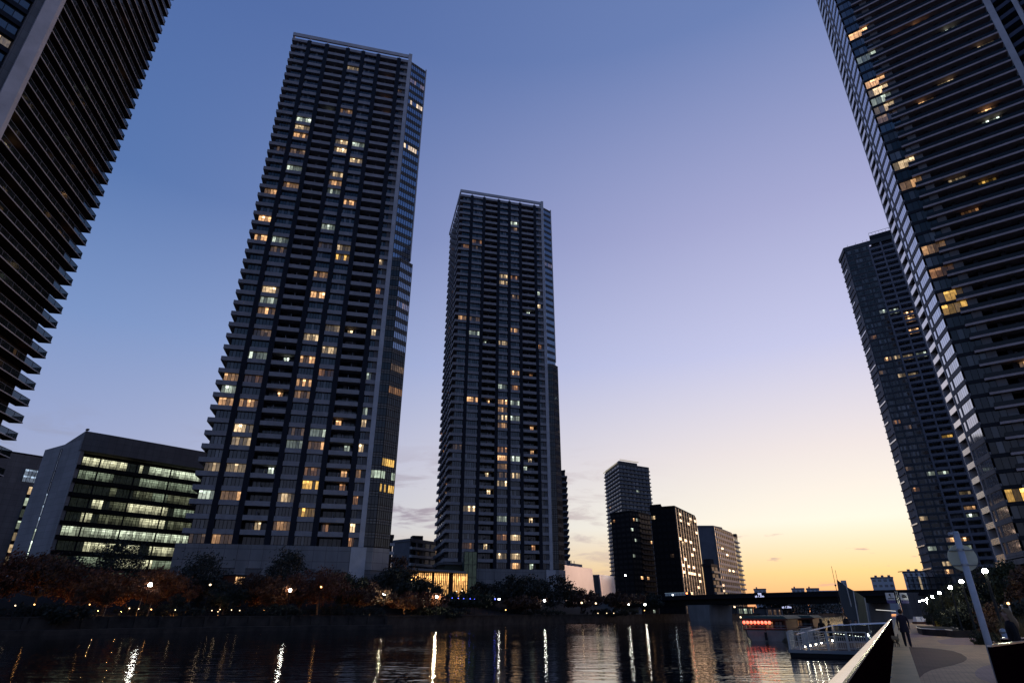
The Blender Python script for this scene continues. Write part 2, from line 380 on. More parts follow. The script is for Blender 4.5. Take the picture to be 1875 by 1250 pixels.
COLS = (.114, .265, .445, .58, .715, .90)
def canal_tower(name, label, FL, FR, kink, lit_px, chamf_lit, seed, cu=5.7, cd=-2.9, kinkfl=25, darkfl=16):
    rng = random.Random(seed)
    fr = Fr(FL, FR); W = fr.W; D = 34.5; ZB, ZT, NF = 15.4, 174.9, 50; H = (ZT - ZB) / NF
    b = Bld(name, label, 'tower', (*fr.xy(W / 2, -D / 2), 0), 'twin canal side towers')
    # light cells from the photograph -> (floor, bay)
    ed = [0] + [c * W for c in COLS] + [W]
    cells = {}
    for px, py, k in lit_px:
        rx, rz = ray(px, py)
        # intersection of the view ray with the facade line
        t = (fr.o.x * fr.n.x + fr.o.y * fr.n.y) / (rx * fr.n.x + fr.n.y)
        u = (rx * t - fr.o.x) * fr.u.x + (t - fr.o.y) * fr.u.y
        z = EYE + rz * t
        i = int((z - ZB) / H); bay = max(0, min(6, sum(1 for e in ed[1:] if u > e)))
        cells[(min(max(i, 0), NF - 1), bay)] = k
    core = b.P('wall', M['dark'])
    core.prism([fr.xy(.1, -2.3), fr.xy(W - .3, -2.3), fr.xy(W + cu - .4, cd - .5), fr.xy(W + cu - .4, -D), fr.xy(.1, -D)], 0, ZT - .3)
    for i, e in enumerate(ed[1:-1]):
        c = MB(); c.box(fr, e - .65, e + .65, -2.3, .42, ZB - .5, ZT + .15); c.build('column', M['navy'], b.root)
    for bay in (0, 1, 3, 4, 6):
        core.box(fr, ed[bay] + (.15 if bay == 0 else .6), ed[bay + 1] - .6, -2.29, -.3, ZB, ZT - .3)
    for i in range(NF):
        z = ZB + i * H; zt = z + H
        for bay in range(7):
            u0 = ed[bay] + (.65 if bay else -1.25); u1 = ed[bay + 1] - .65
            m = MB()
            deep = bay in (2, 5)
            if deep:
                m.box(fr, u0, u1, .18, .38, zt - 1.1, zt); m.box(fr, u0, u1, -2.28, .18, zt - 1.1, zt - .88)
                if i < NF - 1:
                    q = u0 + (u1 - u0) * (.5 if i % 3 else .42); m.box(fr, q, q + .07, -1.9, .1, zt + .001, zt + 1.0)
                    if rng.random() < .5: q = rng.uniform(u0 + .3, u1 - 1.2); m.box(fr, q, q + .8, -1.9, -1.5, zt + .001, zt + .3)
            else:
                m.box(fr, u0, u1, -.3, .36, zt - 1.12, zt)
                if bay == 0:
                    m.box(fr, -1.25, -1.02, -7, -.301, zt - 1.12, zt); m.box(fr, -1.02, .09, -7, -.301, zt - 1.12, zt - .9)
            b.item('balcony', M['band'], m)
            lit = cells.get((i, bay))
            z0, z1 = z + .12, zt - 1.18
            if lit is None and rng.random() < .03: lit = 'D'
            if deep:
                uc = ed[bay] + .9; wd = ed[bay + 1] - ed[bay] - 1.8
                if lit:
                    k = rng.choice((.08, .45, .62))
                    a, f = window(fr, uc + wd * k, uc + wd * (k + .27), -2.2, z0, z1, 2, rng, lit, part=.9)
                    b.item('window', M['glass'], a, ('window_frame', f, M['mull']))
                a, f = window(fr, uc + wd * .02, uc + wd * .98, -2.27, z0, z1 - .1, 5, rng, None)
                b.item('window', M['glassdark'], a, ('window_frame', f, M['mull']))
            elif bay == 6:
                w6 = u1 - u0
                a, f = window(fr, u0 + .1, u0 + w6 * .52, -.27, z0, z1, 2 if i % 3 else 3, rng, lit)
                b.item('window', M['glass'], a, ('window_frame', f, M['mull']))
                m = MB(); m.box(fr, u0 + w6 * .55, u1 + .1, -.3, -.2, z + .01, zt - 1.13); b.item('side_panel', M['grey'], m)
            else:
                n = 5 if bay in (3, 4) else (4 if bay == 0 else 5)
                ua = (ed[bay] + .25) if bay == 0 else u0 + .05
                a, f = window(fr, ua, u1 - .05, -.27, z0, z1, n, rng, lit, part=.5)
                b.item('window', M['glass'], a, ('window_frame', f, M['mull']))
    # left side: five bays of short balconies
    sf = Fr(fr.xy(0, -D), fr.xy(0, 0)); ns = 6; bw = (D - 8) / ns
    for i in range(NF):
        zt = ZB + (i + 1) * H
        for k in range(ns):
            m = MB(); u = .6 + k * bw
            m.box(sf, u, u + bw * .62, 0, .9, zt - 1.1, zt)
            b.item('side_balcony', M['band'], m)
            if i and rng.random() < .5:
                a, f = window(sf, u + .3, u + bw * .55, .05, zt - H + .1, zt - 1.2, 2, rng, rng.choice((None, None, None, None, None, None, None, None, 'D', 'd')))
                b.item('side_window', M['glassdark'], a)
    # roof ring beam on posts
    rb = b.P('roof_beam', M['fin']); zb = 176.1
    rb.box(fr, -1.25, W - .66, -.1, .40, zb, 177.5); rb.box(fr, -1.25, -.8, -D, -.1, zb + .003, 177.45)
    rb.box(fr, -1.24, W + cu, -D - .5, -D, zb + .003, 177.4)
    for e in ed[1:-1]:
        p = MB(); p.box(fr, e - .16, e + .16, -.06, .26, ZT + .15, zb); p.build('roof_post', M['fin'], b.root)
    p = MB(); p.box(fr, .6, W - 1, -D + 1, -2.6, ZT - .3, ZT); p.build('roof', M['grey'], b.root)
    # right-hand fins and glazed corner
    f1 = b.P('fin', M['fin']); f1.box(fr, W - .65, W + .55, -2.2, .5, ZB, 178.0)
    f2 = MB(); f2.box(fr, W + cu - .1, W + cu + .3, cd - 1.6, cd + .1, ZB + kinkfl * H + 2, 175.6); f2.build('fin', M['fin'], b.root)
    zk = ZB + kinkfl * H
    up = Fr(fr.xy(W + .55, -.05), fr.xy(W + cu, cd))
    curtain(b, up, .05, up.W - .1, 0, zk, H, NF - kinkfl, 7, rng, {i - kinkfl: k for i, k in chamf_lit.items() if i >= kinkfl})
    ku, kd = W + .55 + 2.4, .05
    f3 = Fr(fr.xy(W + .55, .1), fr.xy(ku, kd)); f4 = Fr(fr.xy(ku, kd), fr.xy(W + cu + .9, cd + .1))
    lo = {i: k for i, k in chamf_lit.items() if i < kinkfl}
    curtain(b, f3, .02, f3.W - .05, 0, ZB + .2, H, kinkfl, 3, rng, {i: k for i, k in lo.items() if i % 2}, 'curtain_wall', col='glassdark')
    curtain(b, f4, .05, f4.W, 0, ZB + .2, H, kinkfl, 7, rng, lo, dark=darkfl)
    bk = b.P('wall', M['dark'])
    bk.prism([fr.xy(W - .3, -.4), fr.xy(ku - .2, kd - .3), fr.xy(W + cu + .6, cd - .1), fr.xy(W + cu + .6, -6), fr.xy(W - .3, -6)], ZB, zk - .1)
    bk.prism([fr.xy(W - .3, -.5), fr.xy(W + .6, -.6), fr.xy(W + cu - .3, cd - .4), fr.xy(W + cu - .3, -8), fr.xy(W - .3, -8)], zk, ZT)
    # podium
    pd = b.P('podium', M['conc'])
    e0 = -2.0
    pd.prism([fr.xy(e0, .6), fr.xy(W + 2.7, .6), fr.xy(W + cu + 1.0, cd + .6), fr.xy(W + cu + 1.0, -D), fr.xy(e0, -D)], 10.4, ZB - .05)
    lw = b.P('podium_base', M['grey'])
    lw.prism([fr.xy(e0, .45), fr.xy(W + 2.6, .45), fr.xy(W + cu + .8, cd + .45), fr.xy(W + cu + .8, -D), fr.xy(e0, -D)], -1, 10.3)
    pl = b.P('pilaster', M['conc'])
    for k in range(7):
        u = e0 + (W + 2) * (k + .3) / 7; pl.box(fr, u, u + 2.2, .45, .72, 0, ZB - .3)
    wp = b.P('white_pier', M['fin']); wp.box(fr, W - 2.2, W + 1.3, .45, 1.0, 5, ZB - .1)
    return b.done()

A_LIT = [(656.7,120,'w'),(716.6,132,'d'),(711,171,'d'),(708.6,196,'o'),(643,197,'o'),(597,190,'c'),(565,212,'c'),(554,238,'w'),(557,253,'o'),(626,265,'w'),(655,270,'c'),(623,280,'w'),(656,286,'w'),(543,312,'c'),(616,325,'w'),(614,340,'o'),(611,356,'c'),(532,343,'o'),(497,354,'o'),(639,376,'o'),(512,276,'D'),(530,268,'D'),(482,400,'o'),(605,420,'c'),(479,437,'o'),(505,441,'c'),(515,461,'D'),(597,453,'D'),(628,457,'w'),(626,476,'y'),(590,507,'o'),(494,533,'w'),(477,551,'c'),(587,543,'o'),(492,570,'o'),(609,605,'w'),(566,619,'w'),(484,613,'D'),(600,644,'w'),(638,609,'w'),(471,652,'c'),(508,657,'c'),(560,660,'o'),(595,684,'d'),(426,691,'o'),(452,693,'d'),(558,703,'o'),(417,712,'c'),(698,485,'w'),(693,538,'d'),(684,608,'w'),(674,690,'c'),(411,734,'o'),(451,738,'o'),(550,724,'o'),(521,722,'o'),(667,754,'c'),(664,776,'w'),(441,784,'w'),(438,807,'w'),(537,792,'D'),(579,793,'c'),(536,812,'c'),(576,817,'o'),(637,777,'o'),(629,821,'c'),(658,822,'w'),(389,854,'w'),(425,856,'w'),(573,863,'d'),(474,858,'c'),(653,866,'o'),(601,866,'o'),(563,885,'y'),(598,890,'d'),(376,903,'c'),(427,903,'o'),(517,910,'w'),(557,938,'y'),(510,963,'o'),(478,961,'w'),(611,966,'d'),(642,966,'w'),(648,919,'d'),(409,985,'o'),(362,985,'D'),(637,992,'d')]
B_LIT = [(943,408,'c'),(852,449,'w'),(941,505,'d'),(923.6,502,'w'),(920,514,'w'),(942,540,'D'),(984,534,'c'),(984,557,'w'),(845,576,'o'),(874,604,'c'),(943,600,'o'),(919,623,'w'),(900,622,'c'),(972,569,'c'),(935,676,'o'),(987,630,'d'),(973,681,'d'),(919,702,'c'),(941,730,'c'),(919,728,'o'),(896,727,'o'),(919,741,'o'),(917,756,'w'),(941,758,'c'),(917,783,'o'),(971,775,'o'),(940,702,'d'),(942,714,'d'),(917,813,'d'),(974,818,'o'),(916,828,'o'),(975,833,'w'),(940,844,'c'),(973,847,'c'),(916,858,'o'),(880,888,'w'),(916,874,'w'),(940,875,'w'),(836,822,'D'),(893,872,'w'),(861,933,'w'),(958,954,'w'),(916,954,'c'),(914,986,'d'),(941,988,'w'),(914,1021,'w'),(938,1021,'w'),(940,1037,'o'),(977,1039,'g'),(876,1000,'w'),(975,1005,'d'),(868,722,'o'),(850,1000,'d'),(853,454,'d'),(866,439,'d'),(869,576,'D')]
canal_tower('apartment_tower', 'tallest dark balconied tower left of centre with many lit windows and a white fin', (-71.8, 136.7), (-35.3, 145.4), 0, A_LIT, {47: 'D', 44: 'w', 38: 'w', 14: 'D', 12: 'd', 6: 'y', 5: 'g', 4: 'y', 20: 'D'}, 11)
canal_tower('apartment_tower', 'dark balconied tower in the centre, smaller than its twin, its left side in view', (-22.4, 217.2), (14.1, 226.4), 0, B_LIT, {40: 'D'}, 12, cu=4.8, cd=-2.0, darkfl=8)

# ------------------------------------------------------------------ tower at the left edge
def left_tower():
    rng = random.Random(5)
    P0, T = (-82.8, 72.4), (-89.3, 104.0)
    fr = Fr(P0, T); W = fr.W; H = 3.2; NF = 56; Z0 = 4.0
    b = Bld('apartment_tower', 'towering dark tower cut by the left edge, long balconies and a pale corner pier', 'tower', (-100, 88, 0), None)
    top = Z0 + NF * H
    nf = Fr((P0[0] - 16, P0[1] - 27), P0)          # near face, left of the pier
    core = b.P('wall', M['dark'])
    core.prism([fr.xy(0, -2.1), fr.xy(W - 2.0, -2.1), fr.xy(W - 2.0, -30), nf.xy(0, -2), nf.xy(nf.W - .5, -2)], 0, top)
    pier = b.P('corner_pier', M['fin'])
    pier.prism([fr.xy(-.1, .25), fr.xy(.7, .25), fr.xy(.7, -2.3), nf.xy(nf.W - 1.9, -2.3), nf.xy(nf.W - 1.9, .30), nf.xy(nf.W, .30)], 0, top + 1)
    for i in range(NF):
        z = Z0 + i * H
        m = MB(); m.box(fr, .7, W, -2.1, .0, z, z + .24)
        ed_ = MB(); ed_.hexa([fr.p(.7, 0.001, z), fr.p(W, 0.001, z), fr.p(W, .06, z + .02), fr.p(.7, .06, z + .02)], [fr.p(.7, 0.001, z + .20), fr.p(W, 0.001, z + .20), fr.p(W, .06, z + .20), fr.p(.7, .06, z + .20)])
        s = MB()
        s.box(fr, .7, W - .06, -.10, -.05, z + .30, z + 1.32); s.box(fr, W - .1, W - .06, -1.9, -.10, z + .30, z + 1.2)
        o = m.build('balcony', M['soffit'], b.root); ed_.build('edge_trim', M['paletrim'], o); s.build('balustrade', M['balu_see'], o)
        r = MB(); r.box(fr, .7, W, -.12, -.02, z + 1.32, z + 1.40)
        r.box(fr, W - .12, W - .04, -2.0, -.12, z + 1.20, z + 1.29)
        for k in range(5): r.box(fr, W - .12, W - .04, -.12 - k * .46, -.06 - k * .46, z + .3, z + 1.25)
        for k in range(12): r.box(fr, 1 + k * (W - 1.5) / 12, 1.06 + k * (W - 1.5) / 12, -.11, -.03, z + .3, z + 1.33)
        r.build('handrail', M['greytower'], o)
        u = 1.2; k = 0
        while u < W - 4:
            w = rng.choice((2.2, 3.0, 1.6)); lit = None
            if rng.random() < .035: lit = rng.choice(('d', 'D', 'D', 'w'))
            a, f = window(fr, u, u + w, -2.06, z + .35, z + 2.6, 2, rng, lit, part=.4)
            b.item('window', M['glassdark'], a, ('window_frame', f, M['mull'])); u += w + rng.choice((.5, 1.2)); k += 1
        # near face: deep window reveals with navy fronts
        m = MB(); m.box(nf, 0, nf.W - 1.9, -2, -.9, z, z + 1.0); m.build('sill_band', M['navy'], b.root)
        for k in range(4):
            u1 = nf.W - 3.2 - k * 5
            a, f = window(nf, u1 - 4.2, u1, -1.2, z + 1.0, z + 2.75, 3, rng, 'w' if (i, k) in ((26, 0), (31, 1), (20, 0)) else None, part=.4)
            b.item('window', M['glassblue'], a, ('window_frame', f, M['mull']))
    for k in range(5):
        u1 = nf.W - 1.9 - k * 5.0
        p = MB(); p.box(nf, u1 - 1.1, u1, -2, -.15 if k else -.3, 0, top); p.build('pilaster', M['grey'], b.root)
    rf = b.P('roof', M['grey']); rf.prism([fr.xy(0, -2.0), fr.xy(W, -1), fr.xy(W, -30), nf.xy(0, -1), nf.xy(nf.W, -1.9)], top, top + .6)
    b.done()
def seethrough(name):
    m, n, l, b = nodes(name)
    b.inputs['Base Color'].default_value = (.02, .026, .024, 1); b.inputs['Roughness'].default_value = .06
    tr = n.new('ShaderNodeBsdfTransparent'); tr.inputs[0].default_value = (.62, .66, .68, 1); mx = n.new('ShaderNodeMixShader'); mx.inputs[0].default_value = .45
    l.new(tr.outputs[0], mx.inputs[1]); l.new(b.outputs[0], mx.inputs[2]); l.new(mx.outputs[0], n['Material Output'].inputs[0])
    return m
M['balu_see'] = seethrough('glass_balustrade')
M['paletrim'] = mat('pale_slab_edge', (.44, .42, .43), .8, scale=.5)
M['bandwarm'] = mat('balcony_band_warm', (.44, .35, .34), .8, scale=.6)
left_tower()

# ------------------------------------------------------------------ tower at the right edge
def right_tower():
    rng = random.Random(8)
    e1, e2, e3, e4 = Vector((105.9, 137.0)), Vector((104.0, 131.5)), Vector((101.0, 123.3)), Vector((125.7, 104.5))
    lf = Fr(e1, e3); fr = Fr(e3, e4); W = fr.W; H = 3.29; NF = 60; Z0 = 11.6; top = Z0 + NF * H
    b = Bld('apartment_tower', 'towering dark tower filling the right edge, pale balcony lines and bright glazed left side', 'tower', (118, 130, 0))
    back = fr.xy(W + 14, -22)
    core = b.P('wall', M['black'])
    core.prism([lf.xy(.3, -1.8), lf.xy(5.6, -1.8), lf.xy(5.6, -.35), lf.xy(lf.W, -.35), fr.xy(.35, -.35), fr.xy(7.0, -.35), fr.xy(7, -2.3), fr.xy(W, -2.3), fr.xy(W + 12, 4), fr.xy(W + 12, -28), lf.xy(.3, -28)], Z0 - .2, top)
    core2 = b.P('podium', M['dark']); core2.prism([lf.xy(2.5, -3), fr.xy(3, -3), fr.xy(W, -4), fr.xy(W + 10, -26), lf.xy(3, -26)], -1, Z0 - .3)
    # pale frame of the left side
    fm = b.P('corner_pier', M['fin'])
    for u in (0, 5.25): fm.box(lf, u, u + .45, -1.8, .12, Z0, top)
    t2 = lf.W - 5.75
    wp = [(5.95, 7.45), (8.2, lf.W - .25)]
    lit_front = {(0, i): k for i, k in ((26, 'w'), (25, 'o'), (21, 'd'), (20, 'd'))}
    front = [(1561,56,'o'),(1583,98,'c'),(1592,146,'o'),(1605,158,'w'),(1605,172,'c'),(1610,192,'w'),(1613,206,'D'),(1645,294,'w'),(1660,328,'o'),(1717,444,'o'),(1715,491,'d'),(1733,535,'y'),(1740,555,'y'),(1850,902,'y')]
    cells = {}
    for px, py, k in front:
        t = at(px, py, 120); cells[int((t.z - Z0) / H)] = k
    for i in range(NF):
        z = Z0 + i * H
        m = MB(); m.box(lf, .45, 5.25, -.25, .1, z, z + 1.25); b.item('side_balcony', M['gloss'], m)
        m = MB(); m.box(lf, .45, 5.25, -1.8, -.25, z, z + .2); b.item('side_slab', M['grey'], m)
        m = MB(); m.box(lf, 5.72, lf.W, -.35, .05, z, z + 1.05); b.item('spandrel', M['conc'], m)
        for q0, q1 in ((5.72, 5.95), (7.45, 8.2)):
            m = MB(); m.box(lf, q0, q1, -.35, .049, z + 1.05, z + H); b.item('window_pier', M['conc'], m)
        for u0, u1 in wp:
            a, f = window(lf, u0, u1, -.03, z + 1.06, z + H - .12, 1 if u1 - u0 < 2 else 5, rng, None, fw=.06, fd=.012)
            b.item('window', M['glasshi'], a, ('window_frame', f, M['mull']))
        # front: corner windows, wall, long balconies
        lit = cells.get(i)
        a, f = window(fr, .35, 5.2, -.15, z + .55, z + H - .3, 4, rng, lit, part=.6)
        b.item('window', M['glassblue'] if i > 32 else M['glassdark'], a, ('window_frame', f, M['mull']))
        m = MB(); m.box(fr, 0, 5.4, -.3, -.02, z - .28, z + .5); b.item('corner_band', M['dark'], m)
        m = MB(); m.box(fr, 5.25, 7.1, -.35, -.1, z + .5, z + H - .28); b.item('wall_panel', M['grey'], m)
        u0 = 3.4
        m = MB(); m.box(fr, u0, W - .8, -2.3, .55, z - .22, z); m.box(fr, u0, W - .8, .55, .72, z - .24, z + .28); o = ('balustrade', MB(), M['balu'])
        o[1].box(fr, u0 + .1, W - .8, .60, .66, z + .28, z + 1.25)
        b.item('balcony', M['bandwarm'], m, o)
        for k in range(4):
            uu = 9 + k * 5.2
            r = MB(); r.box(fr, uu, uu + .9, -2.3, -.9, z, z + H - .25); b.item('partition', M['dark'], r)
            l2 = rng.choice(('o', 'w', 'y', 'd', 'o', 'c')) if rng.random() < .16 else None
            a, f = window(fr, uu + 1.1, uu + 4.6, -1.2 if l2 else -2.25, z + .1, z + (2.98 if l2 else 2.5), 5, rng, l2, part=.35)
            b.item('window', M['glassdark'], a, ('window_frame', f, M['mull']))
    pr = b.P('corner_pier', M['fin']); pr.box(fr, W - .85, W + .5, -2.3, .9, 8, top + 1)
    # the face beyond the pier
    rf = Fr(fr.xy(W + .5, .2), fr.xy(W + 11, 5.5))
    for i in range(NF):
        z = Z0 + i * H
        m = MB(); m.box(rf, 0, rf.W, -.1, .3, z, z + 1.2); b.item('blue_band', M['navy_l'], m)
    for u in (3.8, 8.2):
        m = MB(); m.box(rf, u, u + .9, -.2, .8, 8, top); m.build('corner_pier', M['fin'], b.root)
    # base ring under the lowest floor and slim columns
    bs = b.P('base_band', M['gloss']); bs.box(lf, -.2, 5.9, -2, .5, Z0 - 1.75, Z0 - .25); bs.box(lf, -.3, 6.0, -2, .62, Z0 - .55, Z0 - .2)
    b2 = b.P('base_band', M['conc'], 'b2'); b2.box(lf, 5.9, lf.W + .3, -2, .4, Z0 - 1.3, Z0 - .28); b2.box(fr, 0, W, -2, .6, Z0 - 1.4, Z0 - .3)
    for u in (1, 5): p = MB(); p.box(lf, u, u + .7, -1.2, -.5, 0, Z0 - 1.76); p.build('column', M['conc'], b.root)
    for k in range(9):
        a, f = window(fr, 3 + k * 2.6, 5.2 + k * 2.6, -2.9, 5.6, 9.2, 2, rng, rng.choice(('D', 'd', 'o', None)), part=.6)
        b.item('shop_window', M['glassdark'], a, ('window_frame', f, M['mull']))
    rt = b.P('roof', M['grey']); rt.prism([lf.xy(.3, -1.7), fr.xy(.3, -.3), fr.xy(W + 11.8, 3.8), fr.xy(W + 11.8, -27.8)], top, top + .6)
    b.done()
M['navy_l'] = mat('blue_grey_band', (.06, .065, .10), .55, scale=.4)
right_tower()

# ------------------------------------------------------------------ grey tower behind it
def grid_tower():
    rng = random.Random(21)
    c = Vector((183.4, 275.0)); r = c + Vector((.83, -.56)) * 42; l = Vector((186.8, 287.0))
    fr = Fr(c, r); sf = Fr(l, c); H = 3.2; Z0 = 6.0; NF = 55; top = Z0 + NF * H
    b = Bld('apartment_tower', 'grey tower with a grid of dark recessed balconies, half hidden behind the right edge tower', 'tower', (205, 275, 0))
    core = b.P('wall', M['greytower']); core.prism([fr.xy(0, -.1), fr.xy(11.3, -.1), fr.xy(11.3, -1.8), fr.xy(fr.W, -1.8), fr.xy(fr.W, -30), sf.xy(0, -.3), sf.xy(sf.W - .1, -.3)], 0, top)
    lit = {}
    for px, py, k in [(1612,575,'c'),(1661,573,'o'),(1663,582,'o'),(1596,616,'d'),(1679,598,'o'),(1630,652,'o'),(1671,647,'w'),(1684,645,'c'),(1665,682,'w'),(1640,777,'d'),(1680,897,'d'),(1690,948,'w'),(1705,1001,'c'),(1722,868,'c'),(1733,804,'y'),(1668,861,'D'),(1776,903,'w'),(1774,944,'c'),(1768,930,'o'),(1740,985,'o'),(1663,777,'D'),(1738,1008,'c'),(1728,1027,'w'),(1600,690,'D'),(1745,1045,'o')]:
        rx, rz = ray(px, py); t = (fr.o.x * fr.n.x + fr.o.y * fr.n.y) / (rx * fr.n.x + fr.n.y)
        u = (rx * t - fr.o.x) * fr.u.x + (t - fr.o.y) * fr.u.y
        lit[(int((EYE + rz * t - Z0) / H), int(u / 5.6) if u > 11.3 else int(u / 3.7))] = k
    for i in range(NF):
        z = Z0 + i * H
        for k in range(3):
            a, f = window(fr, .4 + k * 3.7, 3.4 + k * 3.7, -.06, z + 1.0, z + 2.7, 4, rng, lit.get((i, k)), frame=False, part=.35)
            b.item('window', M['glassdark'], a)
        m = MB(); m.box(fr, 0, 11.2, -.1, .10, z - .1, z + .75); b.item('spandrel', M['greytower2'], m)
        m = MB(); m.box(fr, 11.3, fr.W, -.3, .15, z - .2, z + 1.05); b.item('balcony', M['gridband'], m)
        for k in range(2, 7):
            u = k * 5.6 + .3
            a, f = window(fr, u + .5, u + 4.6, -1.75, z + .2, z + 2.6, 4, rng, lit.get((i, k)), part=.3)
            b.item('window', M['glassdark'], a, ('window_frame', f, M['mull']))
        m = MB(); m.box(sf, 0, sf.W - .4 - rng.random() * 5, -.2, .08 + .10 * (i % 2), z, z + .55); b.item('side_balcony', M['gloss' if (i * 7) % 3 == 1 else 'greytower'], m)
    for k in range(2, 8):
        u = min(k * 5.6 - .2, fr.W - .7); p = MB(); p.box(fr, u + .1, u + .8, -1.8, .22, 0, top); p.build('column', M['gridband'], b.root)
    for u in (0, 3.5, 7.2):
        p = MB(); p.box(fr, u, u + .35, -.1, .12, 0, top); p.build('pilaster', M['greytower2'], b.root)
    rf = b.P('roof_parapet', M['greytower2']); rf.box(fr, -.1, fr.W, -.6, .2, top, top + 2.4)
    rf.box(sf, 0, sf.W - .2, -.6, .3, top, top + 2.39)
    ph = b.P('roof_plant', M['dark']); ph.box(fr, 13, 34, -16, -2, top, top + 6.5)
    rl = b.P('roof_rail', M['mull'])
    for k in range(13): rl.box(fr, 13 + k * 1.6, 13.1 + k * 1.6, -2.2, -2.1, top + 6.5, top + 8.2)
    rl.box(fr, 13, 34, -2.2, -2.1, top + 8.1, top + 8.25)
    for u in (2, 6, 9.5, 11.5): p = MB(); p.tube([fr.p(u, -1, top + 2.3), fr.p(u, -1, top + 4.2)], .08, 5); p.build('aerial', M['mull'], b.root)
    b.done()
M['greytower2'] = mat('grey_tile_dark', (.055, .06, .066), .6, scale=.2)
M['gridband'] = mat('grid_concrete', (.16, .16, .185), .75, scale=.3)
grid_tower()
# ------------------------------------------------------------------ office building and its neighbour
def office():
    rng = random.Random(31)
    c = Vector((-130.0, 175.0)); r = Vector((-102.5, 205.0)); l = Vector((-151.0, 188.0))
    fr = Fr(c, r); gf = Fr(l, c); W = 44; H = 4.0; ZT = 46.0
    b = Bld('office_building', 'office block with long lit floors and a blank grey gable wall with a slit window', 'office building', (-120, 195, 0))
    core = b.P('wall', M['black']); core.prism([fr.xy(1.2, -3.2), fr.xy(W, -3.2), fr.xy(W, -24), fr.xy(0, -24), gf.xy(gf.W - .5, -1)], 0, ZT)
    gw = b.P('gable_wall', M['gable']); gw.box(gf, 0, gf.W + .6, -1.0, 0, 0, 49.2)
    sl = gf.W * .47
    for k in range(13):
        z = 4 + k * 3.4; lit = {2: 'g', 3: 'c', 4: 'c', 5: 'g', 6: 'b2', 7: 'b2', 8: 'b2'}.get(k)
        a, f = window(gf, sl, sl + 1.0, .03, z, z + 3.0, 1, rng, lit, part=1)
        b.item('slit_window', M['glass'], a, ('window_frame', f, M['mull']))
    at_ = b.P('attic', M['grey']); at_.prism([fr.xy(-.2, .9), fr.xy(6.5, 1.2), fr.xy(W, 1.2), fr.xy(W, -24), fr.xy(-.2, -24)], ZT - .2, 51.6)
    sections = {8: [(0,.27,'w'),(.35,.37,'w'),(.42,1,'c')], 7: [(0,.2,'g'),(.38,1,'g')], 6: [(.2,.26,'D'),(.36,1,'D'),(.5,.6,'g'),(.85,1,'g')], 5: [(.12,.19,'w'),(.22,.33,'D'),(.33,.63,'w'),(.66,1,'g')], 4: [(.08,.15,'w'),(.18,.44,'D'),(.44,.62,'w'),(.64,1,'D')], 3: [(0,1,'c')], 2: [(.14,.5,'w'),(.55,1,'w')], 1: [(.1,.36,'g'),(.36,.6,'w'),(.6,1,'g')], 0: [(.28,.5,'g')], -1: [(.3,.5,'D')]}
    n = 46; pw = (W - 1.6) / n
    for i in range(-1, 9):
        z = ZT - 4.4 - (8 - i) * H
        m = MB(); m.box(fr, .3, W, -3.2, .9, z - 1.25, z - .02); b.item('ledge', M['black'], m)
        if z < 1: continue
        a, f = MB(), MB()
        for k in range(n):
            t = k / n; lit = None
            for s0, s1, q in sections.get(i, []):
                if s0 <= t < s1: lit = q
            u0 = 1.4 + k * pw; q = rng.uniform(.65, 1.1)
            if lit:
                q *= rng.choice((.5, .8, 1, 1, 1.1)); cr = {'w': (1.0, .98, .62), 'c': (.88, 1.0, .72), 'g': (.26, .32, .22), 'D': (.13, .14, .085)}[lit]
                for y0, y1, s in ((0, .35, rng.uniform(.12, .55)), (.35, .7, .62), (.7, .82, 1.2), (.82, .92, .55), (.92, 1, 1.15)):
                    s *= q * rng.uniform(.75, 1.2)
                    a.quad(fr, u0, u0 + pw, -.3, z + 2.6 * y0, z + 2.6 * y1, tuple(x * s for x in cr) + (0,))
            else:
                a.quad(fr, u0, u0 + pw, -.3, z, z + 2.6, (.008, .01, .008, 0))
            if k % 2 == 0 or rng.random() < .4: f.box(fr, u0 - .05, u0 + .05, -.32, -.15, z, z + 2.6)
            if k % 11 == 5: f.box(fr, u0 - .22, u0 + .22, -.32, -.1, z, z + 2.6)
        b.item('window', M['glass'], a, ('window_frame', f, M['mull']))
    b.done()
    t = empty('roof_aerial', gf.p(gf.W - .8, -.6, 49.2), 'small dark aerial on the roof corner of the lit office block', 'aerial')
    m = MB(); m.tube([gf.p(gf.W - .8, -.6, 49.2), gf.p(gf.W - .8, -.6, 52.6)], .12, 6); m.build('mast', M['mull'], t)
    m = MB(); m.box(gf, gf.W - 1.6, gf.W, -.9, -.3, 51.0, 51.5); m.box(gf, gf.W - 1.3, gf.W - .2, -.9, -.3, 52.2, 52.7); m.build('antenna_head', M['mull'], t)
    # neighbour
    rng = random.Random(33)
    p0, p1 = at(-60, 900, 205), at(84, 900, 222)
    f2 = Fr(p0, p1); W2 = f2.W + 3
    b = Bld('office_building', 'grey office block behind the gable wall with a glass band and lit window column', 'office building', (-190, 225, 0))
    zt = at(40, 833, 215).z
    c2 = b.P('wall', M['grey']); c2.box(f2, 0, W2, -20, 0, 0, zt)
    g0, g1 = at(40, 880, 215).z, at(40, 857, 215).z
    for k in range(9):
        for j in range(2):
            a, f = window(f2, W2 * .55 + k * W2 * .045, W2 * .55 + (k + .97) * W2 * .045, .1, g0 + (g1 - g0) * j / 2, g0 + (g1 - g0) * (j + .96) / 2, 1, rng, 'b2', part=1)  # faint blue-grey glow put into the panes to brighten the band
            b.item('window', M['glasshi'], a, ('window_frame', f, M['mull']))
    u0 = W2 * .66
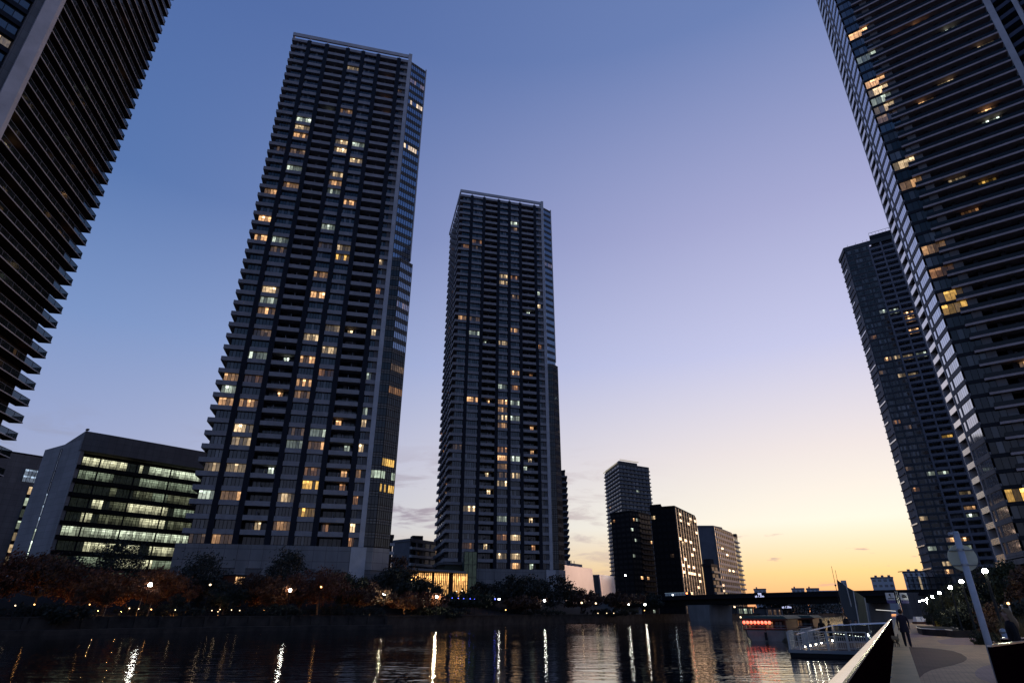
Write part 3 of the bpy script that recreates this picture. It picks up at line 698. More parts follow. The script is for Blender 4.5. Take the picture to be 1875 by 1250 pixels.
    for i in range(9):
        z = g0 - 4.2 - i * 4.0
        if z < 2: break
        m = MB(); m.box(f2, u0, u0 + 5.6, -.05, .06, z - 1.2, z); b.item('spandrel', M['black'], m)
        a, f = window(f2, u0, u0 + 5.6, .07, z, z + 2.7, 3, rng, ('w', 'g', 'g', 'g', 'w', 'w', 'w', 'w', 'w')[i], part=.6)
        b.item('window', M['glass'], a, ('window_frame', f, M['mull']))
    b.P('roof', M['dark']).box(f2, -.2, W2, -20.2, .15, zt, zt + .5)
    b.done()
office()

# ------------------------------------------------------------------ blocks further off
M['gloss2'] = mat('pale_metal_parapet', (.70, .65, .58), .3, scale=.5, metal=.9, c2=(.6, .55, .5), spec=.5)
M['tanrib2'] = mat('pale_tan_rib', (.42, .36, .28), .45, scale=.1, metal=.75, spec=.5)
M['tanrib'] = mat('tan_metal_rib', (.22, .185, .145), .4, scale=.1, metal=.75, spec=.5)
def block(name, label, cat, pts, z0, top, nfl, nb, style, wall, band, seed, lit=.02, depth=18, roof=True, lits=('w', 'o', 'c', 'd')):
    """pts: visible footprint corners left to right; style per face: 'balc', 'grid', 'blank', 'win'"""
    rng = random.Random(seed)
    pts = [Vector((p[0], p[1])) for p in pts]
    cx = sum(p.x for p in pts) / len(pts); cy = sum(p.y for p in pts) / len(pts)
    b = Bld(name, label, cat, (cx, cy, z0))
    a0, a1 = pts[0], pts[-1]
    d0 = a0.normalized() * depth; d = a1.normalized() * depth
    core = b.P('wall', M[wall]); core.prism([tuple(p) for p in pts] + [tuple(a1 + d), tuple(a0 + d0)], z0, top)
    H = (top - z0) / nfl
    for (q0, q1), st, n in zip(zip(pts, pts[1:]), style, nb):
        fr = Fr(q0, q1)
        if st == 'blank': continue
        w = fr.W / n
        for i in range(nfl):
            z = z0 + i * H
            if st == 'balc':
                m = MB(); m.box(fr, 0 if i % 2 else .02, fr.W + .3, .02, 1.2, z, z + .9); b.item('balcony', M[band], m)
            for k in range(n):
                l = rng.choice(lits) if rng.random() < lit else None
                if st == 'grid':
                    m = MB(); bright = rng.random() < (.26 if band == 'dark' else .06)
                    m.box(fr, k * w + .12 * w, (k + 1) * w - .06 * w, .05, .55, z + .05, z + H * .40); b.item('parapet', M['gloss2' if bright else band], m)
                    a, f = window(fr, k * w + .15 * w, (k + 1) * w - .1 * w, .04, z + H * .42, z + H * .95, 2, rng, l, frame=False, dim=True)
                    b.item('window', M['glassdark'], a)
                else:
                    a, f = window(fr, k * w + .15 * w, (k + 1) * w - .15 * w, .05, z + H * .36, z + H * .88, 2, rng, l, frame=False, part=.35, dim=wall in ('black', 'dark'))
                    b.item('window', M['glassdim' if wall in ('black', 'dark') else 'glassdark'], a)
        if st == 'grid':
            for k in range(n + 1):
                p = MB(); p.box(fr, k * w - .08 * w, k * w + .06 * w, .03, .62, z0, top); p.build('pilaster', M['tanrib2' if band == 'offwhite' else 'tanrib'], b.root)
    if roof:
        rp = b.P('roof', M[wall]); rp.prism([tuple(p * 1.0 + (p - Vector((cx, cy))).normalized() * .4) for p in pts] + [tuple(a1 + d * 1.02), tuple(a0 + d0 * 1.02)], top, top + 1.0)
        k0 = a0 * .6 + a1 * .4 + d * .5; k1 = a0 * .35 + a1 * .65 + d * .5
        rp2 = b.P('roof_plant', M['dark']); f = Fr(k0, k1); rp2.box(f, 0, f.W, -depth * .25, depth * .1, top + 1, top + 3.8)
    return b
b = block('apartment_tower', 'distant balconied tower with a stepped roof and thin lit roof edge', 'tower', [(85.2, 543), (91, 500), (109, 511), (119.8, 517)], 0, 116, 35, (6, 5, 3), ('balc', 'balc', 'balc'), 'greytower2', 'greytower', 41, .012, 26)
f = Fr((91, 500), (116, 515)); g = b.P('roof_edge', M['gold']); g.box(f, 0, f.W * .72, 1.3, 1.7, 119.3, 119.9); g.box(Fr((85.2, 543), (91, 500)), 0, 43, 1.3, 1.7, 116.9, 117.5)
c = b.P('crown', M['greytower2']); c.prism([(85.6, 541), (91.3, 501), (109, 511.5), (104, 540)], 116.9, 119.2); b.done()
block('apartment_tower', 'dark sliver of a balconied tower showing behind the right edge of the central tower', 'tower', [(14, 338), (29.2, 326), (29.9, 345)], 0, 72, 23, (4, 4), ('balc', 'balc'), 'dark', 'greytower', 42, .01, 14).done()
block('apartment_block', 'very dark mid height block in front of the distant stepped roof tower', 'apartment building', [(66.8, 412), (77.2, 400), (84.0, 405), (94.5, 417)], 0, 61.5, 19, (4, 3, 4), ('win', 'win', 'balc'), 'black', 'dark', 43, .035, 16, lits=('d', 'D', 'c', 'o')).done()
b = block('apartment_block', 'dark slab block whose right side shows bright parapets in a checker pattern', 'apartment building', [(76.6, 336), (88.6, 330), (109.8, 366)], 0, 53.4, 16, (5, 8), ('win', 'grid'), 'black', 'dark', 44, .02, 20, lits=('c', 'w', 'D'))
b.P('stair_block', M['black']).prism([(77.5, 340), (83, 337), (87, 350), (81, 352)], 53, 56.4); b.done()
b = block('apartment_block', 'grey end walled block right of the checkered slab with pale vertical ribs', 'apartment building', [(127, 420), (138, 420), (164, 460)], 0, 54.5, 16, (3, 9), ('blank', 'grid'), 'greytower', 'offwhite', 45, .02, 16); b.done()
block('apartment_block', 'narrow end block with pale balconies beyond the ribbed block', 'apartment building', [(165, 462), (173.5, 476)], 0, 52.5, 16, (2,), ('balc',), 'greytower2', 'offwhite', 46, .01, 14).done()
block('low_block', 'low dark building with tan balconies between the two slab blocks', 'apartment building', [(90.8, 300), (94.5, 299), (99.5, 305)], 0, 21.5, 7, (2, 2), ('blank', 'balc'), 'dark', 'spandrel', 47, .05, 12).done()
q = at(706, 990, 210); q2 = at(719, 990, 215)
block('apartment_block', 'slim block with pale balconies right beside the glazed corner of the tall left tower', 'apartment building', [(q.x - 6, q.y), (q2.x, q2.y)], 0, at(712, 982, 212).z, 9, (2,), ('balc',), 'dark', 'offwhite', 48, .02, 10).done()
p1, p2, p3 = at(720, 990, 250), at(751, 990, 243), at(800, 990, 256)
block('apartment_block', 'mid height block with stacked pale balconies between the two canal towers', 'apartment building', [(p1.x, p1.y), (p2.x, p2.y), (p3.x, p3.y)], 0, at(752, 990, 243).z, 9, (3, 4), ('blank', 'balc'), 'greytower', 'offwhite', 49, .05, 14).done()
# far silhouettes over the bridge, left to right
for i, (x0, x1, yt, Y, lb, plant) in enumerate([
    (1380, 1402, 1077, 700, 'small far block over the bridge sign with a roof hut', 1), (1449, 1472, 1076, 720, 'left one of two far twin blocks beyond the bridge', 1),
    (1476, 1499, 1076, 720, 'right one of two far twin blocks beyond the bridge', 1), (1500, 1535, 1080.5, 800, 'low wide far building right of the far twin blocks', 0),
    (1539, 1549, 1062, 690, 'narrow far tower peeping above the leaning panel', 0), (1594, 1634, 1056, 640, 'wide far tower block with a notched roof above the bridge', 2),
    (1652, 1700, 1045, 600, 'far pale tower block behind the arched glass canopy', 2), (1357, 1365, 1083, 800, 'tiny far block at the foot of the end block', 0)]):
    a, c = at(x0, yt, Y), at(x1, yt, Y)
    v_ = Vector((a.x, a.y)).normalized(); w_ = Vector((c.x - a.x, 0)).dot(Vector((v_.y, -v_.x)))
    f = Fr((a.x, a.y), (a.x + v_.y * w_, a.y - v_.x * w_)); rng = random.Random(60 + i)
    e = empty('distant_building', (a.x, a.y, 0), lb, 'building', 'far buildings on the horizon')
    m = MB(); m.box(f, 0, f.W, -25, 0, 0, a.z); m.build('wall', M['hazewall'], e)
    if plant:
        m = MB(); 
        for k in range(plant * 2 - 1): m.box(f, f.W * (.18 + .3 * k), f.W * (.30 + .3 * k), -8, -1, a.z, a.z + 1.6)
        m.box(f, -.4, f.W + .4, -25.4, .4, a.z - 1.2, a.z - .2); m.build('roof_plant', M['greytower'], e)
    if Y < 780:
        m = MB(); rows = max(2, int((a.z - 6) / 6)); cols = max(2, int(f.W / 4))
        for j in range(rows):
            for k in range(cols): m.quad(f, (k + .2) * f.W / cols, (k + .8) * f.W / cols, .1, a.z - 4.5 - j * 5, a.z - 2.2 - j * 5, (.5, .4, .25, 0) if rng.random() < .04 else (0, 0, 0, .5))
        m.build('window', M['glassdark'], e)
# white hall with two sloping ended volumes
def hall():
    e = empty('exhibition_hall', at(1075, 1078, 262), 'low white hall of two blank volumes with slanted ends beside the central tower', 'hall')
    a, c = at(1012, 1032, 252), at(1084, 1040, 284); f = Fr((a.x, a.y), (c.x, c.y)); W = f.W
    zt = at(1040, 1034, 262).z
    m = MB(); m.hexa([f.p(0, 0, 1), f.p(W + 3.0, 0, 1), f.p(W + 3.0, -20, 1), f.p(0, -20, 1)], [f.p(0, 0, zt), f.p(W, 0, zt), f.p(W, -20, zt), f.p(0, -20, zt)]); m.build('hall_volume', M['satin'], e)
    m = MB(); m.box(f, W * .25, W * .5, -9, -3, zt + .3, zt + 2.2); m.box(f, W * .58, W * .9, -9, -3, zt, zt + 1.6)
    for k in range(4): m.box(f, W * (.6 + .08 * k), W * (.6 + .08 * k) + .2, -6, -5.8, zt, zt + 3.2)
    m.build('roof_plant', M['greytower'], e)
    m = MB()
    for k in range(4): m.box(f, W * (.80 + .045 * k), W * (.815 + .045 * k), -.05, .06, 5.0, 8.2)
    m.build('slot_window', M['mull'], e)
    a, c = at(1097, 1042, 288), at(1123, 1044, 302); g = Fr((a.x, a.y), (c.x, c.y)); w = g.W; z2 = at(1108, 1043, 257).z
    m = MB(); m.hexa([g.p(1.6, .4, 1), g.p(w + 1.5, .4, 1), g.p(w + 1.5, -18, 1), g.p(1.6, -18, 1)], [g.p(0, 0, z2), g.p(w, 0, z2), g.p(w, -18, z2), g.p(0, -18, z2)]); m.build('hall_volume', M['satin'], e)
    m = MB(); m.hexa([g.p(-3.4, -3, 1), g.p(1.7, -.5, 1), g.p(1.7, -15, 1), g.p(-3.4, -15, 1)], [g.p(-4.0, -3, z2 - .4), g.p(.2, -.5, z2 - .4), g.p(.2, -15, z2 - .4), g.p(-4, -15, z2 - .4)]); m.build('dark_link', M['greytower2'], e)
    m = MB(); m.box(g, w * .22, w * .58, .2, .55, 1.5, 6.2); m.build('door', M['dark'], e)
hall()
# lit pavilion
def pavilion():
    rng = random.Random(71)
    a, c = at(752, 1060, 176), at(856, 1060, 182); f = Fr((a.x, a.y), (c.x, c.y)); W = f.W
    e = empty('pavilion', (*f.xy(W / 2), 0), 'low pavilion glowing warm through tall slats under a thin flat roof', 'pavilion')
    z0, z1 = 5.0, at(800, 1049, 179).z
    m = MB(); m.box(f, -2, W, -10, -.5, 0, z1 - .3); m.build('wall', M['dark'], e)
    gl = MB(); n = 30
    for k in range(n):
        u0, u1 = k * W / n + .1, (k + 1) * W / n - .12
        if k in (11, 20, 21): continue
        for y0, y1, s in ((0, .08, 1.3), (.08, .55, .42), (.55, .72, .7), (.72, .9, 1.15), (.9, 1, .5)):
            s *= rng.uniform(.6, 1.2); gl.quad(f, u0, u1, .0, z0 + (z1 - z0) * y0, z0 + (z1 - z0) * y1 - .002, (2.7 * s, 1.35 * s, .40 * s, 0))
    gl.build('lit_glazing', M['glass'], e)
    for k in range(n + 1):
        m = MB(); m.box(f, k * W / n - .1, k * W / n + .08, -.1, .25, 2, z1); m.build('slat', M['wood'], e)
    m = MB(); m.hexa([f.p(-3, -12, z1 + .6), f.p(-3, 2.0, z1 + .6), f.p(W * .93, 2.0, z1), f.p(W * .93, -12, z1)], [f.p(-3, -12, z1 + 1.2), f.p(-3, 2.0, z1 + 1.2), f.p(W * .93, 2.0, z1 + .6), f.p(W * .93, -12, z1 + .6)]); m.build('roof', M['conc'], e)
    m = MB(); m.box(f, -2, W, -.2, .45, 0, z0); m.build('plinth', M['wallstone'], e)
    # glass stair tower beside it
    a, c = at(849, 1060, 196), at(872, 1060, 197); f = Fr((a.x, a.y), (c.x, c.y)); zt = at(860, 1009, 196).z
    e = empty('stair_tower', (a.x, a.y, 0), 'narrow dark green glass stair tower standing before the central tower', 'stair tower')
    m = MB(); m.box(f, .1, f.W - .1, -4, -.1, 0, zt); m.build('wall', M['roofgreen'], e)
    g = MB(); fm = MB()
    for i in range(5):
        for k in range(3):
            zz = zt * i / 5; g.quad(f, f.W * k / 3, f.W * (k + 1) / 3, 0, zz, zz + zt / 5, (.012, .02, .014, 0))
        fm.box(f, -.1, f.W + .1, -.05, .1, zt * (i + 1) / 5 - .12, zt * (i + 1) / 5)
    for k in range(4): fm.box(f, f.W * k / 3 - .06, f.W * k / 3 + .06, -.05, .09, 0, zt)
    g.build('glazing', M['glassdark'], e); fm.build('glazing_frame', M['mull'], e)
    # low terrace block by the central tower
    a, c = at(815, 1040, 200), at(852, 1040, 203); f = Fr((a.x, a.y), (c.x, c.y)); zt = at(830, 1033, 201).z
    e = empty('terrace_block', (a.x, a.y, 0), 'low olive grey terrace block between the pavilion roof and the central tower', 'building')
    m = MB(); m.box(f, 0, f.W, -8, 0, 0, zt); m.build('wall', M['olivewall'], e)
    m = MB(); m.box(f, -.6, f.W + .4, -8, .6, zt, zt + .7); m.build('roof', M['grey'], e)
    m = MB(); m.box(f, -.3, f.W + .3, -.05, .3, zt * .55, zt * .62); m.build('ledge', M['grey'], e)
M['olivewall'] = mat('olive_wall', (.07, .075, .055), .8, scale=.5)
pavilion()
def hut():
    e = empty('garden_hut', at(438, 1068, 116), 'small hut with a glowing window among the trees before the tall left tower', 'hut')
    a, c = at(430, 1062, 116), at(448, 1062, 118); f = Fr((a.x, a.y), (c.x, c.y)); z1 = at(438, 1054, 117).z; z0 = at(438, 1069, 117).z
    m = MB(); m.box(f, -.15, f.W + .15, -3, -.08, 2.5, z1); m.build('wall', M['wood'], e)
    g, fm = window(f, 0, f.W, 0, z0, z1 - .15, 4, random.Random(3), 'o', part=.75)
    o = g.build('window', M['glass'], e); fm.build('window_frame', M['mull'], o)
    m = MB(); m.box(f, -.4, f.W + .4, -3.4, .4, z1, z1 + .2); m.build('roof', M['dark'], e)
hut()

# ------------------------------------------------------------------ water, ground, quays
WZ = -1.2
def sheet(name, poly, z, m, kind='structure'):
    b = MB(); a = sum(poly[i][0] * poly[(i + 1) % len(poly)][1] - poly[(i + 1) % len(poly)][0] * poly[i][1] for i in range(len(poly)))
    if a < 0: poly = poly[::-1]
    b.face([(x, y, z) for x, y in poly]); o = b.build(name, m); o['kind'] = kind; return o
def water_mat():
    m, n, l, b = nodes('canal_water')
    b.inputs['Base Color'].default_value = (.004, .005, .007, 1); b.inputs['Roughness'].default_value = .03; b.inputs['IOR'].default_value = 1.5
    tc = n.new('ShaderNodeTexCoord')
    def nz(sx, sy, sc_, det, rot=0):
        mp = n.new('ShaderNodeMapping'); mp.inputs['Scale'].default_value = (sx, sy, 1); mp.inputs['Rotation'].default_value = (0, 0, rot)
        q = n.new('ShaderNodeTexNoise'); q.inputs['Scale'].default_value = sc_; q.inputs['Detail'].default_value = det; q.inputs['Roughness'].default_value = .5
        l.new(tc.outputs['Object'], mp.inputs[0]); l.new(mp.outputs[0], q.inputs[0]); return q.outputs[0]
    a = nz(.6, 1.25, .75, 2, .2); c = nz(.8, 1.3, 2.6, 2, -.15); d = nz(1, 1, .07, 2)
    mr = n.new('ShaderNodeMapRange'); mr.inputs[1].default_value = .35; mr.inputs[2].default_value = .65; mr.inputs[3].default_value = .45; mr.inputs[4].default_value = 1.25
    l.new(d, mr.inputs[0])
    s1 = n.new('ShaderNodeMath'); s1.operation = 'MULTIPLY'; l.new(c, s1.inputs[0]); s1.inputs[1].default_value = .28
    s2 = n.new('ShaderNodeMath'); s2.operation = 'ADD'; l.new(a, s2.inputs[0]); l.new(s1.outputs[0], s2.inputs[1])
    s3 = n.new('ShaderNodeMath'); s3.operation = 'MULTIPLY'; l.new(s2.outputs[0], s3.inputs[0]); l.new(mr.outputs[0], s3.inputs[1])
    bp = n.new('ShaderNodeBump'); bp.inputs['Strength'].default_value = 1.0; bp.inputs['Distance'].default_value = .055
    l.new(s3.outputs[0], bp.inputs['Height']); l.new(bp.outputs[0], b.inputs['Normal'])
    return m
sheet('water', [(-900, -300), (900, -300), (2600, 3500), (-900, 3500)], WZ, water_mat())
BANK = [(-260, -140), (-110, 40), (-67, 86), (-48, 107), (-24, 124), (9, 176), (45, 225), (70, 255), (125, 330), (200, 470), (760, 1300), (1500, 2600)]
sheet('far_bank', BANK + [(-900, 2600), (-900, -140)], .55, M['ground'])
def off(pts, d):
    out = []
    for i, p in enumerate(pts):
        q0, q1 = Vector(pts[max(i - 1, 0)]), Vector(pts[min(i + 1, len(pts) - 1)])
        t = (q1 - q0).normalized(); out.append((p[0] - t.y * d, p[1] + t.x * d))
    return out
def strip(name, pts, d0, d1, z0, z1, m, parent=None):
    A, B = off(pts, d0), off(pts, d1); b = MB()
    for i in range(len(pts) - 1): b.hexa([(*A[i], z0), (*A[i + 1], z0), (*B[i + 1], z0), (*B[i], z0)], [(*A[i], z1), (*A[i + 1], z1), (*B[i + 1], z1), (*B[i], z1)])
    return b.build(name, m, parent)
near = BANK[1:5]; far = BANK[4:11]
e = empty('quay_wall', (-60, 95, WZ), 'low stone quay wall with a lit ledge along the near left bank', 'quay wall')
strip('ledge', near, -3.2, 0, -2, -.55, M['wallstone'], e); strip('retaining_wall', near, 0, .6, -2, .9, M['wallstone'], e); strip('coping', near, -.15, .8, .9, 1.05, M['wallstone'], e)
o = MB()
for i in range(26):
    t = i / 25; k = min(int(t * 3), 2); q = t * 3 - k
    P0, P1 = Vector(near[k]), Vector(near[k + 1]); f = Fr(P0, P1); u = q * f.W
    o.box(f, max(0, u - .25), u + .25, -.02, .25, -.54, .9)
o.build('buttress', M['wallstone'], e)
e = empty('quay_wall', (30, 205, WZ), 'long dark quay wall in front of the central tower, running on to the bridge', 'quay wall')
strip('retaining_wall', far, 0, .8, -2, .8, M['wallstone'], e); strip('coping', far, -.2, 1.0, .8, .98, M['wallstone'], e)
e = empty('bank_fence', (-40, 112, 1.05), 'thin dark rail fence on top of the near left quay', 'fence')
fp = off(near, .35); pm = MB(); rm = MB()
for i in range(len(fp) - 1):
    a, c = Vector((*fp[i], 1.05)), Vector((*fp[i + 1], 1.05)); k = int((c - a).length / 2)
    for j in range(k): q = a.lerp(c, j / k); pm.tube([q, q + Vector((0, 0, 1.05))], .035, 5)
    for h in (.35, .7, 1.05): rm.tube([a + Vector((0, 0, h)), c + Vector((0, 0, h))], .03, 5)
pm.build('fence_post', M['mull'], e)['kind'] = 'stuff'; rm.build('fence_rail', M['mull'], e)
# raised garden slope behind the quay
b = MB(); A, B, C = off(BANK[1:7], 1.5), off(BANK[1:7], 9), off(BANK[1:7], 24); D_ = off(BANK[1:7], 60)
for i in range(5):
    b.face([(*A[i], .7), (*A[i + 1], .7), (*B[i + 1], 1.5), (*B[i], 1.5)]); b.face([(*B[i], 1.5), (*B[i + 1], 1.5), (*C[i + 1], 4.6), (*C[i], 4.6)]); b.face([(*C[i], 4.6), (*C[i + 1], 4.6), (*D_[i + 1], 6.0), (*D_[i], 6.0)])
b.build('garden_slope', M['ground'])['kind'] = 'structure'
# right bank
RS = .593
def rail(Y, o=0): return (-.7 + RS * Y + o * .86, Y - o * .51)
sheet('right_bank_ground', [rail(-120, .74), rail(0, .74), rail(60, .74), rail(900, .74), rail(2600, .74), (4200, 2600), (4200, -120)], -.012, M['ground'])
e = empty('canal_wall', (10, 20, WZ), 'concrete canal wall below the railing of the right bank', 'canal wall')
strip('retaining_wall', [rail(-20), rail(20), rail(60), rail(300), rail(900)], -.75, .2, -2.5, -.03, M['pier'], e)
def promenade():
    rng = random.Random(2); n = 60
    b = MB(); L = [rail(-8 + i * 3.0, .75) for i in range(n)]; R = [rail(-8 + i * 3.0, 6.2 + .8 * math.sin(i * .55)) for i in range(n)]
    for i in range(n - 1): b.face([(*L[i], .0), (*R[i], .0), (*R[i + 1], .0), (*L[i + 1], .0)])
    b.build('promenade', M['pave'])['kind'] = 'structure'
    k = MB()
    for i in range(n - 1): k.hexa([(*rail(-8 + i * 3, -.02), -.02), (*rail(-8 + i * 3, .75), -.02), (*rail(-8 + (i + 1) * 3, .75), -.02), (*rail(-8 + (i + 1) * 3, -.02), -.02)], [(*rail(-8 + i * 3, -.02), .025), (*rail(-8 + i * 3, .75), .025), (*rail(-8 + (i + 1) * 3, .75), .025), (*rail(-8 + (i + 1) * 3, -.02), .025)])
    k.build('kerb', M['kerb'])['kind'] = 'structure'
    def inlay(px, m, z):
        q = [atz(x, y, z) for x, y in px]; sheet('paving_inlay', [(p.x, p.y) for p in q], z, m)
    inlay([(1658, 1183.5), (1690, 1184.5), (1722, 1187.5), (1745, 1191), (1760, 1196), (1770, 1202.5), (1770.5, 1206), (1764, 1211), (1745, 1217), (1722, 1221.5), (1704, 1226), (1692, 1232), (1684, 1240), (1680.5, 1246), (1672, 1222)], M['pavedark'], .004)
    inlay([(1785, 1230), (1790, 1224), (1800, 1219), (1815, 1216), (1835, 1216), (1850, 1222), (1850, 1249), (1815, 1249), (1796, 1243), (1787, 1237)], M['pavered'], .004)
    inlay([(1715, 1172), (1740, 1168), (1780, 1166), (1812, 1168), (1815, 1176), (1785, 1180), (1745, 1180), (1722, 1177)], M['pavered'], .004)
    inlay([(1655, 1160), (1690, 1157.5), (1720, 1158), (1735, 1160), (1715, 1163.5), (1680, 1166), (1658, 1167)], M['pavered'], .004)
promenade()
# ------------------------------------------------------------------ trees and shrubs
def crown_mesh(rng, c, rx, ry, rz, clumps, per, leaf, m, parent, name='crown'):
    b = MB(); cs = []
    for _ in range(clumps):
        while True:
            p = Vector((rng.uniform(-1, 1), rng.uniform(-1, 1), rng.uniform(-1, 1)))
            if .25 < p.length < 1: break
        if p.z < -.2: p.x *= .8; p.y *= .8
        cs.append(Vector((c.x + p.x * rx, c.y + p.y * ry, c.z + p.z * rz)))
    for q in cs:
        R = min(rx, rz) * rng.uniform(.24, .46)
        for _ in range(per):
            d = Vector((rng.gauss(0, 1), rng.gauss(0, 1), rng.gauss(0, .75))); d *= R * .55
            p = q + d
            a = Vector((rng.gauss(0, 1), rng.gauss(0, 1), rng.gauss(0, .6))).normalized(); t = a.orthogonal().normalized(); w = a.cross(t)
            s = leaf * rng.uniform(.6, 1.35)
            b.face([p - t * s, p - w * s * .5, p + t * s, p + w * s * .5])
    b.build(name, m, parent); return cs
def tree(name, label, x, y, z0, top, width, m, seed, trunk=.32, group=None, per=26, clumps=34, leaf=.34, thick=.17):
    rng = random.Random(seed); h = top - z0
    e = empty(name, (x, y, z0), label, 'tree', group)
    cz = z0 + h * (1 + trunk) / 2; rz = h * (1 - trunk) / 2; rx = width / 2
    cs = crown_mesh(rng, Vector((x, y, cz)), rx, rx, rz, clumps, per, leaf, M[m], e)
    t = MB(); lean = rng.uniform(-.3, .3)
    fork = Vector((x + lean, y, z0 + h * trunk * 1.05))
    t.tube([(x, y, z0 - .3), (x + lean * .4, y, z0 + h * trunk * .5), tuple(fork)], [thick * 1.25, thick, thick * .8], 7)
    for q in cs[:9]:
        mid = fork.lerp(q, .5) + Vector((0, 0, -.05 * h)); t.tube([tuple(fork), tuple(mid), tuple(q)], [thick * .55, thick * .33, .03], 5)
    t.build('trunk', M['bark'], e); return e
def ptree(name, label, px, ytop, wpx, Y, m, seed, z0=1.5, **k):
    t = at(px, ytop, Y); s = abs(at(px + wpx / 2, ytop + 30, Y).x - at(px - wpx / 2, ytop + 30, Y).x)
    return tree(name, label, t.x, Y, z0, t.z, s, m, seed, **k)
LB = [  # left bank: label, px, ytop, width px, Y, leaves, kind
 ('rust red bushy tree cut by the left edge of the picture', 12, 1008, 150, 92, 'rust', 'autumn_tree'),
 ('broad brownish tree below the lit window column at far left', 92, 1018, 150, 96, 'brown', 'autumn_tree'),
 ('rust coloured tree low before the foot of the grey gable wall', 168, 1038, 140, 100, 'rust', 'autumn_tree'),
 ('small dark evergreen at the foot of the gable wall slit window', 130, 1013, 60, 112, 'ever', 'evergreen_tree'),
 ('tall dark evergreen standing out against the lit office floors', 232, 988, 88, 118, 'ever', 'evergreen_tree'),
 ('low orange tree beside the brightest left lamp', 205, 1052, 130, 97, 'orange', 'autumn_tree'),
 ('orange tree lit from below between office block and podium', 298, 1040, 84, 106, 'orange', 'autumn_tree'),
 ('dark rounded evergreen before the left end of the podium', 382, 1012, 88, 118, 'ever', 'evergreen_tree'),
 ('brown leaved tree right of the glowing garden hut', 478, 1050, 82, 118, 'brown', 'autumn_tree'),
 ('narrow dark evergreen against the middle of the tall tower podium', 527, 1008, 66, 124, 'ever', 'evergreen_tree'),
 ('orange tree behind the bright lamp under the tall tower', 508, 1058, 96, 116, 'orange', 'autumn_tree'),
 ('wide rust tree with a small lamp glowing in its crown', 590, 1046, 130, 121, 'rust', 'autumn_tree'),
 ('dark green tree before the right part of the podium', 632, 1050, 92, 128, 'green', 'evergreen_tree'),
 ('tawny tree filling the gap right of the tall tower podium', 722, 1016, 56, 158, 'brown', 'autumn_tree'),
 ('dark wide evergreen under the left end of the pavilion roof', 728, 1040, 104, 146, 'ever', 'evergreen_tree'),
 ('low purple brown tree around the yellowish lamp', 668, 1074, 120, 128, 'brown', 'autumn_tree'),
 ('dark rounded evergreen cutting into the lower left of the pavilion slats', 784, 1062, 56, 148, 'ever', 'evergreen_tree'),
 ('brown tree before the lower wall right of the office block', 325, 1056, 96, 112, 'brown', 'autumn_tree'),
 ('dark tree between the garden hut and the rounded evergreen', 418, 1068, 70, 112, 'ever', 'evergreen_tree'),
 ('rust tree before the podium left of the narrow evergreen', 556, 1062, 104, 121, 'rust', 'autumn_tree'),
 ('brown tree in front of the white pier foot', 662, 1064, 92, 130, 'brown', 'autumn_tree'),
 ('low rust tree below the pavilion slats', 770, 1084, 110, 140, 'rust', 'autumn_tree'),
 ('dark evergreen just right of the glass stair tower foot', 892, 1062, 64, 178, 'ever', 'evergreen_tree'),
 ('dark broad evergreen in front of the central tower podium', 952, 1055, 100, 184, 'ever', 'evergreen_tree'),
 ('dark evergreen at the right corner of the central tower podium', 1012, 1056, 76, 186, 'ever', 'evergreen_tree'),
 ('brown low tree before the white hall', 1062, 1082, 100, 196, 'brown', 'autumn_tree'),
 ('low brown tree right of the white hall by the dark block', 1136, 1084, 92, 206, 'brown', 'autumn_tree'),
 ('low green brown tree in front of the lamp string with blue lights', 858, 1084, 110, 158, 'green', 'autumn_tree'),
 ('orange brown low tree between the two lamps below the pavilion', 742, 1092, 86, 132, 'orange', 'autumn_tree'),
 ('dark low tree left of the bridge end', 1188, 1086, 60, 226, 'ever', 'evergreen_tree'),
 ('brownish low tree by the water under the central tower', 962, 1092, 92, 170, 'brown', 'autumn_tree')]
for i, (lb, px, yt, w, Y, m, nm) in enumerate(LB):
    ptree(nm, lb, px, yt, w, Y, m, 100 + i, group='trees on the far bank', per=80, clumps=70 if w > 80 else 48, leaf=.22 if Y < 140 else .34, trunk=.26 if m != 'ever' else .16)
SH = [('dark clipped hedge along the near left quay', 90, 1112, 200, 90), ('dark hedge below the uplit tree trunks', 300, 1118, 190, 104), ('dark low shrubs right of the near quay wall end', 640, 1112, 170, 124),
      ('dark shrubs on the bank under the pavilion', 800, 1112, 150, 140), ('dark shrubs on the bank below the central tower', 960, 1112, 150, 176), ('dark shrubs beside the bridge approach', 1120, 1114, 120, 204), ('dark shrubs at the end of the near quay by the steps', 500, 1114, 120, 114)]
for i, (lb, px, yt, w, Y) in enumerate(SH):
    t = at(px, yt, Y); s = abs(at(px + w / 2, yt, Y).x - at(px - w / 2, yt, Y).x)
    e = empty('shrub_row', (t.x, Y, .8), lb, 'shrubs', 'shrub rows on the far bank')
    crown_mesh(random.Random(200 + i), Vector((t.x, Y, 1.5)), s / 2, 1.6, 1.1, 110, 50, .2, M['ever'], e, 'foliage')
    st = MB()
    for k in range(8): st.tube([(t.x - s / 2 + s * (k + .5) / 8, Y, .6), (t.x - s / 2 + s * (k + .6) / 8, Y, 1.5)], [.05, .03], 5)
    st.build('stem', M['bark'], e)
